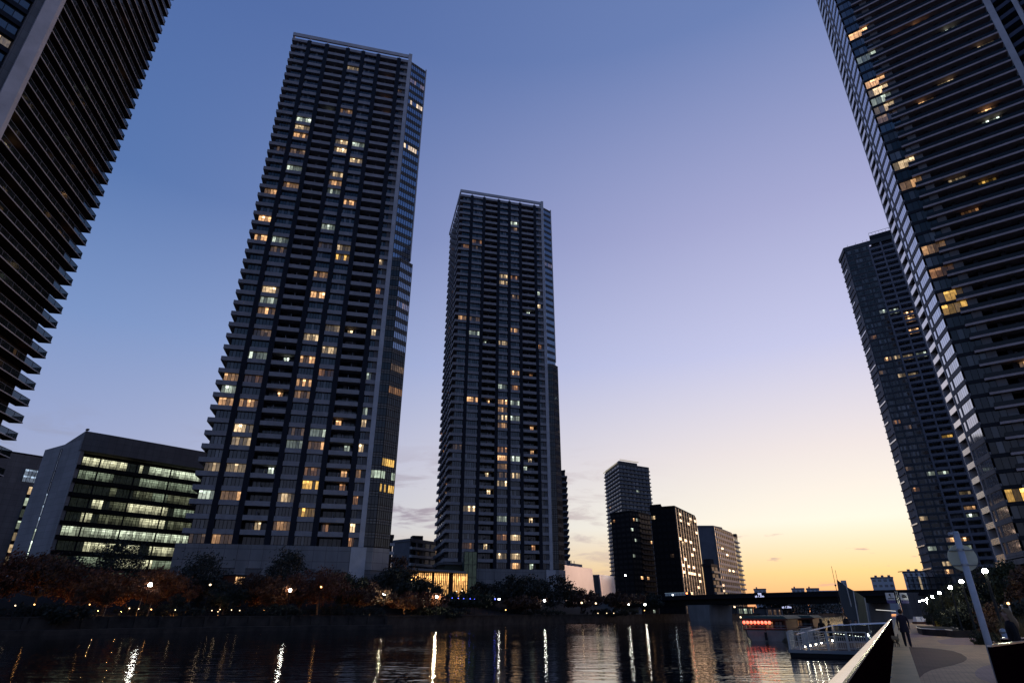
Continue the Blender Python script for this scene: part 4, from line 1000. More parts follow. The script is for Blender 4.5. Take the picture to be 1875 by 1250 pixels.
# right bank planting: label, px, ytop, width px, Y, leaves
RB = [('dark tall tree behind the round sign at the right', 1792, 1040, 64, 58, 'ever', 'evergreen_tree'), ('dark tree below the right tower corner, warm lights behind it', 1838, 1034, 60, 52, 'green', 'garden_tree'),
      ('dark tree cut by the right edge of the picture', 1878, 1040, 66, 46, 'brown', 'garden_tree'), ('olive tree in front of the lamp row', 1752, 1072, 66, 66, 'olive', 'garden_tree'),
      ('small tree near the far lamps where the path meets the bridge', 1722, 1098, 48, 80, 'green', 'garden_tree'), ('dark tree beside the arched canopy', 1716, 1090, 40, 105, 'ever', 'evergreen_tree')]
for i, (lb, px, yt, w, Y, m, nm) in enumerate(RB):
    ptree(nm, lb, px, yt, w, Y, m, 300 + i, z0=0, group='trees on the right bank', per=90, clumps=70, leaf=.13, trunk=.2, thick=.1)
SB = [('dark shrub right behind the planter edge', 1776, 1102, 70, 47, 'ever'), ('olive shrub left of the pole beside the planter', 1748, 1112, 54, 58, 'olive'), ('brown shrub behind the woman', 1820, 1108, 60, 38, 'brown'), ('dark shrub mass at the right edge', 1866, 1100, 60, 33, 'ever'), ('dark rounded shrub near the yellow board', 1727, 1118, 34, 72, 'green'), ('dark shrub beyond the yellow board', 1704, 1122, 30, 92, 'ever')]
for i, (lb, px, yt, w, Y, m) in enumerate(SB):
    t = at(px, yt, Y); s = abs(at(px + w / 2, yt, Y).x - at(px - w / 2, yt, Y).x)
    e = empty('shrub', (t.x, Y, 0), lb, 'shrub', 'shrubs on the right bank')
    crown_mesh(random.Random(320 + i), Vector((t.x, Y, t.z * .5)), s / 2, s / 2.2, t.z * .5, 70, 80, .09, M[m], e, 'foliage')
    st = MB()
    for k in range(6): st.tube([(t.x, Y, -.1), (t.x + (k - 2.5) * s * .12, Y, t.z * .6)], [.04, .02], 5)
    st.build('stem', M['bark'], e)
def grass(name, label, px, py, Y, wx, h, m, seed, n=1500):
    rng = random.Random(seed); p = at(px, py, Y); b = MB()
    for _ in range(n):
        a = rng.uniform(0, 6.28); r = wx * math.sqrt(rng.random()); q = Vector((p.x + r * math.cos(a), Y + r * .8 * math.sin(a), 0))
        t = Vector((rng.gauss(0, .22), rng.gauss(0, .22), 1)) * h * rng.uniform(.5, 1.1); s = Vector((math.cos(a + 1), math.sin(a + 1), 0)) * .012
        b.face([q - s, q + s, q + t * .6 + s * .7, q + t]) if False else b.face([q - s, q + s, q + t])
    return tag(b.build(name, M[m]), label, 'ornamental grass')
grass('ornamental_grass', 'straw coloured grass clump glowing in lamp light at the right edge', 1884, 1160, 22, .75, 1.45, 'straw', 1)
e = empty('clipped_bush', atz(1815, 1180, 0), 'low rounded green bush before the curved planter', 'bush'); p = atz(1815, 1180, 0)
crown_mesh(random.Random(7), Vector((p.x, p.y + .5, .28)), .85, .75, .36, 40, 60, .05, M['green'], e, 'foliage')
st = MB(); st.tube([(p.x, p.y + .5, -.1), (p.x, p.y + .5, .4)], [.04, .03], 5); st.build('stem', M['bark'], e)

# ------------------------------------------------------------------ lamps
def lamp_post(name, label, x, y, z0, zl, r, m, group, arm=False):
    e = empty(name, (x, y, z0), label, 'street lamp', group)
    b = MB(); b.tube([(x, y, z0), (x, y, z0 + .5), (x, y, zl - r * .8)], [.09, .06, .05], 8); b.build('post', M['lpost'], e)
    b = MB(); b.tube([(x, y, z0), (x, y, z0 + .35)], [.14, .12], 8); b.build('base', M['lpost'], e)
    b = MB(); b.ball((x, y, zl), r, 12, 8); b.build('globe', M[m], e, True)
    b = MB(); b.tube([(x, y, zl - r * 1.05), (x, y, zl - r * .75)], [r * .5, r * .62], 10); b.tube([(x, y, zl + r * .9), (x, y, zl + r * 1.15)], [r * .5, r * .2], 10); b.build('collar', M['lpost'], e)
LP = [(1803, 1045, 27, 'nearest and largest lamp, right of the round sign'), (1760, 1064, 36.6, 'second lamp of the row, touching the sign pole'), (1740, 1075, 45.9, 'third lamp of the row, left of the sign pole'), (1720, 1085, 59, 'fourth lamp of the row counted from the sign'),
      (1707, 1092, 74, 'fifth lamp of the row, above the dark shrub'), (1697, 1096, 86, 'sixth lamp of the row before the bridge'), (1690, 1098, 95, 'seventh lamp of the row before the bridge'), (1684, 1100, 104, 'farthest lamp of the row by the bridge notices'), (1698, 1102.5, 100, 'lowest lamp hanging just under the far end of the row')]
for px, py, Y, lb in LP:
    p = at(px, py, Y); lamp_post('street_lamp', lb, p.x, p.y, 0, p.z, .105 if Y < 40 else .115 if Y < 70 else .115, 'lamp', 'lamps along the promenade')
LL = [(275, 1070, 99, 'lampw', .30, 'brightest lamp on the left bank, in front of the orange tree'), (531, 1080, 112, 'lampw', .26, 'second brightest left bank lamp, below the tall tower'), (703, 1088, 126, 'lamp', .22, 'yellow green lamp among the low brown trees'), (800, 1092, 137, 'lamp', .22, 'greenish lamp at the right below the pavilion'),
      (914, 1096, 156, 'lampw', .2, 'white lamp right of the blue lights'), (997, 1099, 168, 'lampw', .26, 'bright lamp on the bank right of the central tower middle'), (1065, 1103, 180, 'lampdim', .26, 'left of two small lamps below the white hall'), (1091, 1104, 186, 'lampdim', .26, 'right of two small lamps below the white hall'), (1151, 1106, 200, 'lampw', .18, 'small lamp below the dark mid height block'), (1181, 1106, 206, 'lampw', .3, 'bright lamp just left of the bridge end'),
      (626, 1058, 135, 'lampwarm', .22, 'warm lamp at the foot of the white pier'), (588, 1074, 118, 'lampwarm', .16, 'orange lamp inside the wide rust tree'), (341, 1070, 112, 'lampwarm', .14, 'small orange lamp above the uplit shrub'), (385, 1070, 113, 'lampdim', .18, 'small pale lamp in the dark evergreen'), (1277, 1110, 225, 'lampw', .24, 'lamp under the bridge by the pale pier'), (1345, 1110.5, 225, 'lampdim', .3, 'dim lamp at the right of the bridge pier'), (1145, 1053, 300, 'lampw', .34, 'high white lamp before the dark mid height block')]
for px, py, Y, m, r, lb in LL:
    p = at(px, py, Y); lamp_post('street_lamp', lb, p.x, p.y, .6, max(p.z, 2), r, m, 'lamps on the far bank')
GL = [(63, 1106, 88, 'lampwarm', 'a warm spot at far left'), (144, 1109, 92, 'lampwarm', 'the warm spot left of the row'), (164, 1106, 94, 'lampwarm', 'the spot beside an uplit stem'), (237, 1113, 97, 'lampdim', 'a pale spot on the quay'), (254, 1114, 98, 'lampdim', 'the pale spot left of two uplit stems'), (277, 1115, 99, 'lampwarm', 'the warm spot under the brightest lamp'), (321, 1116, 103, 'lampdim', 'a pale spot right of the brightest lamp'), (345, 1118, 105, 'lampwarm', 'the orange spot under the uplit shrub'), (388, 1117, 108, 'lampdim', 'the left spot of three under the dark evergreen'), (403, 1115, 109, 'lampdim', 'the right spot of three under the dark evergreen'), (399, 1119, 109, 'lampdim', 'the lowest spot of three under the dark evergreen'), (424, 1116, 111, 'lampdim', 'a faint spot below the garden hut'), (439, 1117, 112, 'lampdim', 'a faint spot right of the garden hut'), (484, 1116, 113, 'lampwarm', 'a warm spot left of the second brightest lamp'), (28, 1108, 86, 'lampdim', 'a pale spot by the left picture edge'), (926, 1116, 158, 'lampwarm', 'a warm spot below the central tower'), (979, 1101, 168, 'lampdim', 'a faint spot left of the bright bank lamp'), (1095, 1122, 188, 'lampdim', 'the left of three faint quay spots'), (1111, 1122, 191, 'lampdim', 'the middle of three faint quay spots'), (1124, 1122, 194, 'lampdim', 'the right of three faint quay spots'), (836, 1082, 150, 'lampdim', 'a spot by the pavilion foot'), (846, 1081, 152, 'lampdim', 'a spot at the right pavilion foot'), (1180, 1117, 208, 'lampwarm', 'a warm spot below the lamp at the bridge end')]
for px, py, Y, m, lb in GL:
    p = at(px, py, Y); e = empty('ground_light', (p.x, p.y, .5), 'small ground light, ' + lb, 'ground light', 'ground lights on the far bank')
    b = MB(); b.ball((p.x, p.y, p.z), .085 if Y < 120 else .13, 8, 6); b.build('bulb', M[m], e, True)
    b = MB(); b.tube([(p.x, p.y, .4), (p.x, p.y, p.z - .08)], [.07, .06], 7); b.tube([(p.x, p.y, p.z - .12), (p.x, p.y, p.z - .07)], [.12, .14], 8); b.build('stem', M['mull'], e)
BL = [(820.5, 1094), (828, 1094), (839, 1094.5), (849, 1095), (861, 1095.5), (869, 1096), (895, 1096), (906.5, 1096)]
for i, (px, py) in enumerate(BL):
    p = at(px, py, 150 + i); e = empty('blue_light', (p.x, p.y, .6), ('small blue light in the string left of the white lamp, counted %s from the left' % ('first', 'second', 'third', 'fourth', 'fifth', 'sixth')[i]) if i < 6 else 'brighter blue light, the %s of the pair beside the white lamp' % ('left', 'right')[i - 6], 'light', 'blue lights on the bank')
    b = MB(); b.ball((p.x, p.y, p.z), .09 if i < 6 else .17, 8, 6); b.build('bulb', M['lampblue'], e, True)
    b = MB(); b.tube([(p.x, p.y, .5), (p.x, p.y, p.z - .06)], .04, 6); b.build('post', M['mull'], e)
p = at(7, 1038, 96); e = empty('blue_light', (p.x, p.y, .6), 'lone blue light among the trees at the far left edge', 'light'); b = MB(); b.ball(p, .13, 8, 6); b.build('bulb', M['lampblue'], e, True); b = MB(); b.tube([(p.x, p.y, .5), (p.x, p.y, p.z - .06)], .05, 6); b.build('post', M['mull'], e)

# ------------------------------------------------------------------ bridge
BA, BB = Vector((40, 252)), Vector((122, 139))
def bridge():
    f = Fr(BA, BB); W = f.W
    e = empty('bridge', (81, 195, 0), 'long dark girder bridge across the canal with a solid parapet', 'bridge')
    def zt(u):
        return 6.6 + .45 * math.sin(math.pi * min(max(u / W, 0), 1))
    seg = [W * i / 12 for i in range(13)]
    def beam(name, d0, d1, a, c, m):
        b = MB()
        for u0, u1 in zip(seg, seg[1:]):
            b.hexa([f.p(u0, d1, zt(u0) + a), f.p(u1, d1, zt(u1) + a), f.p(u1, d0, zt(u1) + a), f.p(u0, d0, zt(u0) + a)], [f.p(u0, d1, zt(u0) + c), f.p(u1, d1, zt(u1) + c), f.p(u1, d0, zt(u1) + c), f.p(u0, d0, zt(u0) + c)])
        return b.build(name, m, e)
    beam('deck', -14, .0, -1.35, -1.0, M['bridge']); beam('parapet', -.3, .25, -1.0, 0, M['bridge']); beam('parapet', -14, -13.6, -1.0, -.02, M['bridge'])
    beam('girder', -1.6, -.9, -3.1, -1.35, M['bridge']); beam('girder', -13, -12.2, -3.1, -1.36, M['bridge']); beam('girder', -7.4, -6.6, -3.1, -1.36, M['bridge'])
    beam('edge_cornice', .25, .5, -1.35, -.95, M['navy'])
    for u0, w, m in ((W * .28, 7.5, 'pier'), (W * .66, 5.5, 'pier')):
        b = MB(); b.hexa([f.p(u0 - w / 2, -1, -3), f.p(u0 + w / 2, -1, -3), f.p(u0 + w / 2, -13, -3), f.p(u0 - w / 2, -13, -3)], [f.p(u0 - w * .62, -.6, zt(u0) - 3.12), f.p(u0 + w * .62, -.6, zt(u0) - 3.12), f.p(u0 + w * .62, -13.2, zt(u0) - 3.12), f.p(u0 - w * .62, -13.2, zt(u0) - 3.12)]); b.build('pier', M[m], e)
    b = MB(); b.box(f, -16, 1, -14, .2, -2, 5.2); b.box(f, W - 2, W + 30, -14, .2, -1, 5.6); b.build('abutment', M['pier'], e)
    # led notices on the bridge and below it
    def led(label, px, py, Y, lines, w):
        q = at(px, py, Y); g = Fr((q.x - w / 2 * f.u.x, q.y - w / 2 * f.u.y), (q.x + w / 2 * f.u.x, q.y + w / 2 * f.u.y))
        o = empty('clearance_display', q, label, 'display')
        h = .62 * len(lines) + .3
        b = MB(); b.box(g, -.25, w + .25, -.15, 0, q.z - h / 2, q.z + h / 2); b.build('housing', M['signblack'], o)
        for i, (tx, x0) in enumerate(lines):
            cu = bpy.data.curves.new('display_text', 'FONT'); cu.body = tx; cu.size = .85; cu.extrude = .01; cu.materials.append(M['led'])
            t0 = bpy.data.objects.new('display_text', cu); COL.objects.link(t0); bpy.context.view_layer.update()
            me = bpy.data.meshes.new_from_object(t0.evaluated_get(bpy.context.evaluated_depsgraph_get())); bpy.data.objects.remove(t0)
            me.materials.clear(); me.materials.append(M['led']); t = bpy.data.objects.new('display_text', me); COL.objects.link(t); t.parent = o
            loc = Vector(g.p(x0, .03, q.z + h / 2 - .72 - .62 * i)) - Vector(q)
            t.location = loc; t.rotation_euler = (math.pi / 2, 0, math.atan2(f.u.y, f.u.x)); ORG[t.name] = q
        return o
    s = at(1391, 1088, 0)
    def on(px):  # distance of the bridge face at this column
        a, _ = ray(px, 1095); t = (f.o.x * f.n.x + f.o.y * f.n.y) / (a * f.n.x + f.n.y); return t
    led('small lit clearance display on the bridge parapet reading 990 over ab 1.30m', 1391.5, 1089, on(1391) - 1.2, [('990', 1.05), ('ab 1.30m', 0)], 3.5)
    led('small lit clearance display hanging under the bridge reading ab 1.30m', 1441, 1111, on(1441) + 2.0, [('ab 1.30m', 0)], 3.3)
    # bracket of the display
    # two notice boards on a pole in front of the bridge
    Y = 96.0
    pl = at(1645, 1100, Y); o = empty('notice_pole', (pl.x, pl.y, 0), 'twin steel pole with two pale notice boards in front of the bridge', 'sign')
    b = MB(); b.tube([(pl.x - .12, pl.y, 0), (pl.x - .12, pl.y, at(1640, 1081, Y).z)], .06, 8); b.tube([(pl.x + .12, pl.y, 0), (pl.x + .12, pl.y, at(1640, 1081, Y).z)], .06, 8); b.build('pole', M['galv'], o)
    for x0, x1, kind in ((1621, 1637, 0), (1647, 1661, 1)):
        z1, z0 = at(x0, 1084.5, Y).z, at(x0, 1098, Y).z; a, c = at(x0, 1090, Y), at(x1, 1090, Y); g = Fr((a.x, a.y - .1), (c.x, c.y - .1)); w = g.W
        b = MB(); b.box(g, 0, w, -.05, 0, z0, z1); bd = b.build('board', M['signwhite'], o)
        b = MB(); b.box(g, 0, w, -.05, .004, z0 - .45, z0 - .01); b.build('lower_board', M['signblue'], o)
        b = MB()
        def disc(cu, cz, r, n=14):
            b.face([g.p(cu + r * math.cos(2 * math.pi * k / n), .008, cz + r * math.sin(2 * math.pi * k / n)) for k in range(n)])
        hh = z1 - z0
        if kind == 0:
            disc(w * .48, z0 + hh * .72, w * .12); disc(w * .55, z0 + hh * .45, w * .07); b.box(g, w * .2, w * .88, 0, .008, z0 + hh * .14, z0 + hh * .27)
        else:
            b.face([g.p(w * (.5 + .28 * math.cos(math.pi * k / 8)), .008, z0 + hh * (.58 + .15 * math.sin(math.pi * k / 8))) for k in range(9)]); b.box(g, w * .2, w * .85, 0, .009, z0 + hh * .32, z0 + hh * .55)
        b.build('pictogram', M['signblack'], bd)
        b = MB(); b.box(g, w if kind == 0 else w * 0 - .5, w + .5 if kind == 0 else 0, -.04, -.01, z0 + hh * .4, z0 + hh * .5); b.build('bracket', M['galv'], o)
    # bus crossing
    def onb(px): return on(px) + 5
    a, c = at(1216, 1090, onb(1216)), at(1258, 1090, onb(1258)); g = Fr((a.x, a.y), (c.x, c.y)); w = g.W; z0 = zt(20) - 1.0; z1 = at(1235, 1083.2, on(1235) + 5).z
    o = empty('bus', (a.x, a.y, z0), 'dark bus crossing the left end of the bridge with red tail lights', 'bus')
    b = MB(); pr = [(.0, z0 + .35), (w, z0 + .35), (w, z1 - .25), (w - .3, z1), (.35, z1), (0, z1 - .5)]
    b.hexa([g.p(u, 0, z) for u, z in pr], [g.p(u, -2.4, z) for u, z in pr]); b.build('body', M['navy'], o)
    b = MB()
    for k in range(7): b.quad(g, .6 + k * (w - 1) / 7, .6 + (k + .88) * (w - 1) / 7, .01, z1 - 1.45, z1 - .45, (.04, .06, .10, 0))
    b.build('window', M['glassblue'], o)
    b = MB(); b.box(g, .4, w - .2, -.02, .03, z1 - .35, z1 - .27); b.build('roof_light_strip', M['ledstrip'], o)
    for zc in (z1 - .5, z1 - 1.5):
        b = MB(); b.box(g, w - .28, w + .04, -.4, .05, zc - .28, zc + .22); b.build('tail_light', M['tail'], o)
    b = MB(); b.ball(g.p(w * .4, .15, z1 - .95), .26, 8, 6); b.build('side_light', M['head'], o, True)
    for u in (2, w - 3):
        b = MB(); q0, q1 = g.p(u, .02, z0 + .48), g.p(u, -.3, z0 + .48); b.tube([q0, q1], .48, 14); wl = b.build('wheel', M['signblack'], o)
        b = MB(); b.tube([g.p(u, .05, z0 + .48), g.p(u, .0, z0 + .48)], .22, 10); b.build('rim', M['galv'], wl)
    # arched glass canopy at the right end
    a, c = at(1664, 1070, on(1664) - 2), at(1745, 1070, on(1745) + 6); g = Fr((a.x, a.y), (c.x, c.y)); w = g.W; zb, zc = 6.2, at(1670, 1045, on(1664) - 2).z
    o = empty('arched_canopy', (a.x, a.y, zb), 'arched lattice canopy of thin dark bars on the right end of the bridge', 'canopy')
    n = 9
    for k in range(n):
        u = w * k / (n - 1); b = MB(); h = zc - zb
        pts = [g.p(u, 0, zb), g.p(u, 0, zb + h * .72), g.p(u, -.25, zb + h * .87), g.p(u, -.8, zb + h * .97), g.p(u, -1.6, zb + h), g.p(u, -3.2, zb + h)]
        b.tube(pts, .10, 6); b.build('rib', M['mull'], o)
    for fz, d in ((.03, 0), (.38, 0), (.72, 0), (1, -1.6)):
        b = MB(); b.tube([g.p(0, d, zb + (zc - zb) * fz), g.p(w, d, zb + (zc - zb) * fz)], .07, 6); b.build('purlin', M['mull'], o)
    b = MB(); b.quad(g, .1, w - .1, -.05, zb + .1, zb + (zc - zb) * .72, (0, 0, 0, 0)); b.build('glazing', M['balu_see'], o)
    b = MB(); b.box(g, w * .32, w * .36, -1.2, -1.0, zb, zb + (zc - zb) * .75); b.build('lit_panel', M['lampdim2'], o)
    b = MB(); b.box(g, -1, w + 1, -4, .4, -1, zb - .02); b.build('plinth', M['grey'], o)
    # underpass lights
    a, c = at(1604, 1115.5, 128), at(1640, 1118, 122); o = empty('strip_light', a, 'thin strip light under the bridge above the promenade', 'light'); b = MB(); b.tube([a, c], .05, 6); b.build('tube', M['lampdim3'], o)
    b = MB(); b.tube([a + Vector((0, 0, .12)), c + Vector((0, 0, .12))], .06, 6); b.build('housing', M['mull'], o)
M['ledstrip'] = lamp_mat('roof_strip', (.5, .75, 1), .35)
M['lampdim2'] = lamp_mat('canopy_light', (1, .7, .4), 1.0)
M['lampdim3'] = lamp_mat('strip_light_glow', (1, .97, .9), .8)
bridge()
# slim uplit trees above the ground lights of the near left bank
for i, (px, ytop, Y, m, lb) in enumerate([(262, 1078, 98.8, 'orange', 'slim orange tree with a brightly uplit stem, left of the brightest lamp post'), (281, 1082, 99.8, 'orange', 'slim orange tree with an uplit stem under the brightest lamp'), (201, 1084, 95, 'brown', 'slim brown tree with a faint lit stem near the grey wall'), (147, 1088, 92.8, 'brown', 'slim brown tree above the warm spot left of the row'), (349, 1082, 105.8, 'orange', 'slim tree whose orange leaves glow above a ground light'), (406, 1090, 109.8, 'green', 'slim green tree above three ground lights'), (326, 1092, 103.8, 'ever', 'slim dark tree between two ground lights')]):
    t = at(px, ytop, Y); rng = random.Random(500 + i)
    e = empty('young_tree', (t.x, Y, .8), lb, 'tree', 'slim trees over the ground lights')
    crown_mesh(rng, Vector((t.x, Y, t.z - .6)), 1.1, 1.0, .9, 26, 60, .12, M[m], e)
    b = MB(); b.tube([(t.x - .1, Y, .6), (t.x, Y, 1.6), (t.x + .2, Y, t.z - .4)], [.09, .08, .04], 7); b.build('trunk', M['palebark'], e)
    b = MB(); b.ball((t.x - .25, Y - .75, .92), .08, 8, 6); b.build('uplight', M['uplight'], e, True)
    b = MB(); b.box(Fr((t.x - .40, Y - .92), (t.x - .10, Y - .92)), 0, .3, -.04, 0, .6, 1.04); b.build('uplight_hood', M['mull'], e)
# wood and waterside buildings beyond the bridge
b = MB(); rng = random.Random(900)
for k in range(46):
    t = k / 45; y = 345 + 420 * t * t; x = 140 + (y - 345) * (.62 - .02 * t); h = rng.uniform(5, 9) * (1 + t * .5)
    for _ in range(170):
        q = Vector((x + rng.gauss(0, 4 + 3 * t), y + rng.gauss(0, 3), .6 + h * rng.random() ** .8)); a = Vector((rng.gauss(0, 1), rng.gauss(0, 1), rng.gauss(0, 1))).normalized(); s = a.orthogonal().normalized() * rng.uniform(.4, .9); w = a.cross(s)
        b.face([q - s, q - w * .6, q + s, q + w * .6])
tag(b.build('tree_belt', M['ever']), kind='stuff')
rng = random.Random(77)
for x0, x1, yt, Y, lb, li in [(1349, 1378, 1110, 318, 'low waterside shed with a few lights seen under the bridge', 'g'), (1402, 1432, 1112, 330, 'dark waterside shed under the bridge right of the lit shed', 'D')]:
    a, c = at(x0, yt, Y), at(x1, yt, Y + 6); f = Fr((a.x, a.y), (c.x, c.y)); e = empty('waterside_shed', (a.x, a.y, .5), lb, 'shed')
    m = MB(); m.box(f, 0, f.W, -8, 0, -1.5, a.z - .3); m.build('wall', M['grey'], e); m = MB(); m.box(f, -.5, f.W + .5, -8.5, .8, a.z - .3, a.z); m.build('roof', M['dark'], e)
    for k in range(3):
        g, fm = window(f, f.W * (.1 + .3 * k), f.W * (.3 + .3 * k), .05, .4, a.z - .9, 3, rng, li, part=.5); o = g.build('window', M['glass'], e); fm.build('window_frame', M['mull'], o)

for i, (px, Y, lb) in enumerate([(60, 93, 'at the foot of the broad brownish tree'), (118, 96, 'between the brownish tree and the rust tree before the gable'), (180, 98, 'at the foot of the rust tree before the gable wall'), (222, 97, 'under the low orange tree'), (300, 105, 'under the orange tree lit from below'), (478, 116, 'at the foot of the brown tree right of the hut'), (505, 115, 'under the orange tree behind the bright lamp'), (585, 119, 'under the wide rust tree'), (668, 126, 'under the low purple brown tree'), (742, 131, 'under the low tree between two lamps')]):  # extra uplights added to light the crowns, hoods keep the bulbs out of view
    p = at(px, 1112, Y); e = empty('ground_light', (p.x, p.y, .9), 'small warm uplight added ' + lb, 'ground light', 'ground lights on the far bank')
    b = MB(); b.ball((p.x, p.y, 1.75), .11, 8, 6); b.build('bulb', M['uplight'], e, True)
    b = MB(); b.tube([(p.x, p.y, .6), (p.x, p.y, 1.6)], [.07, .06], 7); b.tube([(p.x, p.y, 1.55), (p.x, p.y, 1.63)], [.13, .16], 8); b.build('stem', M['mull'], e)
    b = MB(); b.box(Fr((p.x - .2, p.y - .2), (p.x + .2, p.y - .2)), 0, .4, -.04, 0, 1.5, 1.9); b.build('hood', M['mull'], e)
# ------------------------------------------------------------------ railing, barrier, signpost
def railing():
    e = empty('railing', (*rail(20), 0), 'canal railing with broad pale steel handrail and dark red panels along the promenade', 'railing')
    Y0, Y1, n = -6.0, 50.0, 28
    def seg(a, c, o0, o1, z0, z1, b):
        b.hexa([(*rail(a, o0), z0), (*rail(a, o1), z0), (*rail(c, o1), z0), (*rail(c, o0), z0)], [(*rail(a, o0), z1), (*rail(a, o1), z1), (*rail(c, o1), z1), (*rail(c, o0), z1)])
    hb = MB()
    for i in range(n):                              # rounded, slightly domed handrail
        a, c = Y0 + (Y1 - Y0) * i / n, Y0 + (Y1 - Y0) * (i + 1) / n
        prof = [(.02, 1.055), (.12, 1.055), (.128, 1.08), (.118, 1.098), (.07, 1.102), (.022, 1.098), (.012, 1.08)]
        hb.hexa([(*rail(a, o), z) for o, z in prof], [(*rail(c, o), z) for o, z in prof])
    hb.build('handrail', M['steelrail'], e)
    for i in range(n):
        a, c = Y0 + (Y1 - Y0) * i / n, Y0 + (Y1 - Y0) * (i + 1) / n
        p = MB(); seg(a + .004, c - .004, .082, .105, .06, 1.052, p); p.build('panel', M['redpanel'], e)
        p = MB(); seg(a - .035, a + .035, .0, .081, .0, 1.054, p); q = p.build('post', M['redpanel'], e)
        if i % 2 == 0:
            p = MB(); seg(a - .09, a + .09, -.10, .12, .026, .05, p); p.build('foot_plate', M['galv'], q)
M['steelrail'] = mat('handrail_steel', (.90, .85, .78), .24, scale=1.5, metal=1.0, c2=(.76, .71, .66), spec=.5)
railing()
def barrier(name, label, pts, h, m='redpanel'):
    e = empty(name, (*pts[0], 0), label, 'barrier')
    for a, c in zip(pts, pts[1:]):
        f = Fr(a, c); b = MB(); b.box(f, .03, f.W - .03, -.02, .02, .06, h - .03); b.build('panel', M[m], e)
        b = MB(); b.box(f, -.02, f.W + .02, -.035, .035, h - .03, h); b.build('top_rail', M['steelrail'], e)
        b = MB(); b.box(f, -.03, .03, -.03, .03, 0, h - .03); b.build('post', M[m], e)
barrier('barrier', 'dark red panel barrier with a bright top rail at the lower right corner', [(8.03, 11.15), (9.92, 12.8), (11.8, 14.4)], 1.1)
barrier('barrier', 'short dark red barrier farther back beside the woman', [(11.6, 15.6), (13.2, 16.2)], 1.05)
def signpost():
    x, y = 8.28, 11.5
    e = empty('signpost', (x, y, 0), 'slim grey pole carrying a round sign seen from its plain back', 'signpost')
    b = MB(); b.tube([(x, y, -.05), (x, y, 2.93)], .054, 14); b.build('pole', M['pole'], e, True)
    b = MB(); b.tube([(x, y, 2.93), (x, y, 2.97)], [.058, .045], 14); b.build('cap', M['galv'], e)
    b = MB(); b.tube([(x - .12, y + .02, 2.925), (x + .06, y + .01, 2.925)], .03, 8); b.build('top_bracket', M['pole'], e)
    c = Vector((x + .09, y + .135, 2.515)); n = Vector((.28, 1, 0)).normalized(); b = MB()
    b.tube([c - n * .012, c - n * .008, c + n * .010], [.226, .236, .236], 40); d = b.build('sign_disc', M['sign'], e)
    for dz in (.13, -.13):
        b = MB(); s = Vector((n.y, -n.x, 0)); b.tube([c - n * .022 + Vector((0, 0, dz)) - s * .2, c - n * .022 + Vector((0, 0, dz)) + s * .2], .010, 6); b.build('stiffener', M['signback2'], d)
        b = MB(); b.tube([(x, y, 2.515 + dz - .02), (x, y, 2.515 + dz + .02)], .061, 14); b.build('clamp', M['galv'], e)
        b = MB(); b.ball((x + .02, y - .066, 2.515 + dz), .014, 8, 6); b.build('bolt', M['galv'], e)
M['signback2'] = mat('sign_stiffener', (.28, .28, .24), .5, scale=4)
signpost()
e = empty('leaning_post', (12.7, 17.0, 0), 'pale short post leaning beside the dark coated woman', 'post'); b = MB(); b.tube([(13.12, 17.0, -.05), (12.98, 17.0, .45), (12.72, 17.0, 1.12)], [.10, .09, .075], 10); b.build('post', M['signwhite'], e, True)
b = MB(); b.ball((12.71, 17.0, 1.14), .08, 10, 6); b.build('cap', M['galv'], e)
for i, (px, py, Y, lb) in enumerate([(1846, 1104, 30, 'thin light bollard with a bright tip by the right shrubs'), (1834, 1108, 31, 'thin unlit bollard pole left of the lit one')]):
    p = at(px, py, Y); e = empty('path_bollard', (p.x, p.y, 0), lb, 'bollard'); b = MB(); b.tube([(p.x, p.y, -.05), (p.x, p.y, p.z - .05)], .035, 8); b.build('post', M['galv'], e)
    b = MB(); b.ball(p, .055, 8, 6); b.build('head', M['lampwarm' if i == 0 else 'galv'], e, True)
p = at(1852, 1142, 24); e = empty('marker_cone', (p.x, p.y, 0), 'small white topped marker in the straw grass', 'marker'); b = MB(); b.tube([(p.x, p.y, -.05), (p.x, p.y, p.z), (p.x, p.y, p.z + .12), (p.x, p.y, p.z + .2)], [.03, .03, .10, .02], 10); b.build('head', M['offwhite'], e)
# planter with steel edge
def planter():
    e = empty('planter', atz(1785, 1156, .5), 'long curved planter with dark stone side and thin steel edge', 'planter')
    px = [(1739, 1145.5), (1748, 1148.5), (1760, 1150.5), (1780, 1151.5), (1805, 1152.3), (1826, 1154)]
    top = [atz(x, y, .45) for x, y in px]; pts = [(p.x, p.y) for p in top]
    A, B = pts, off(pts, 2.6) if off(pts, 2.6)[2][1] > pts[2][1] else off(pts, -2.6)
    b = MB(); c = MB(); s = MB()
    for i in range(len(A) - 1):
        b.hexa([(*A[i], -.05), (*A[i + 1], -.05), (*B[i + 1], -.05), (*B[i], -.05)], [(*A[i], .42), (*A[i + 1], .42), (*B[i + 1], .42), (*B[i], .42)])
        s.face([(*A[i], .425), (*A[i + 1], .425), (*B[i + 1], .425), (*B[i], .425)])
    c.tube([(x, y, .445) for x, y in A], .03, 6); c.tube([(x, y, .445) for x, y in B], .03, 6)
    b.build('side', M['wallstone'], e); c.build('edge_trim', M['steel'], e); s.build('soil', M['ground'], e)
    x, y = pts[-1]; o = empty('bench', (x, y - 1.2, 0), 'low bench with thin pale edges beside the planter end', 'bench'); f = Fr((x - .9, y - 1.1), (x + 1.1, y - 1.3))
    b = MB(); b.box(f, 0, f.W, -.5, 0, .38, .44); b.build('seat', M['galv'], o)
    for u in (.1, f.W - .2): b = MB(); b.box(f, u, u + .1, -.45, -.05, -.02, .38); b.build('leg', M['mull'], o)
planter()
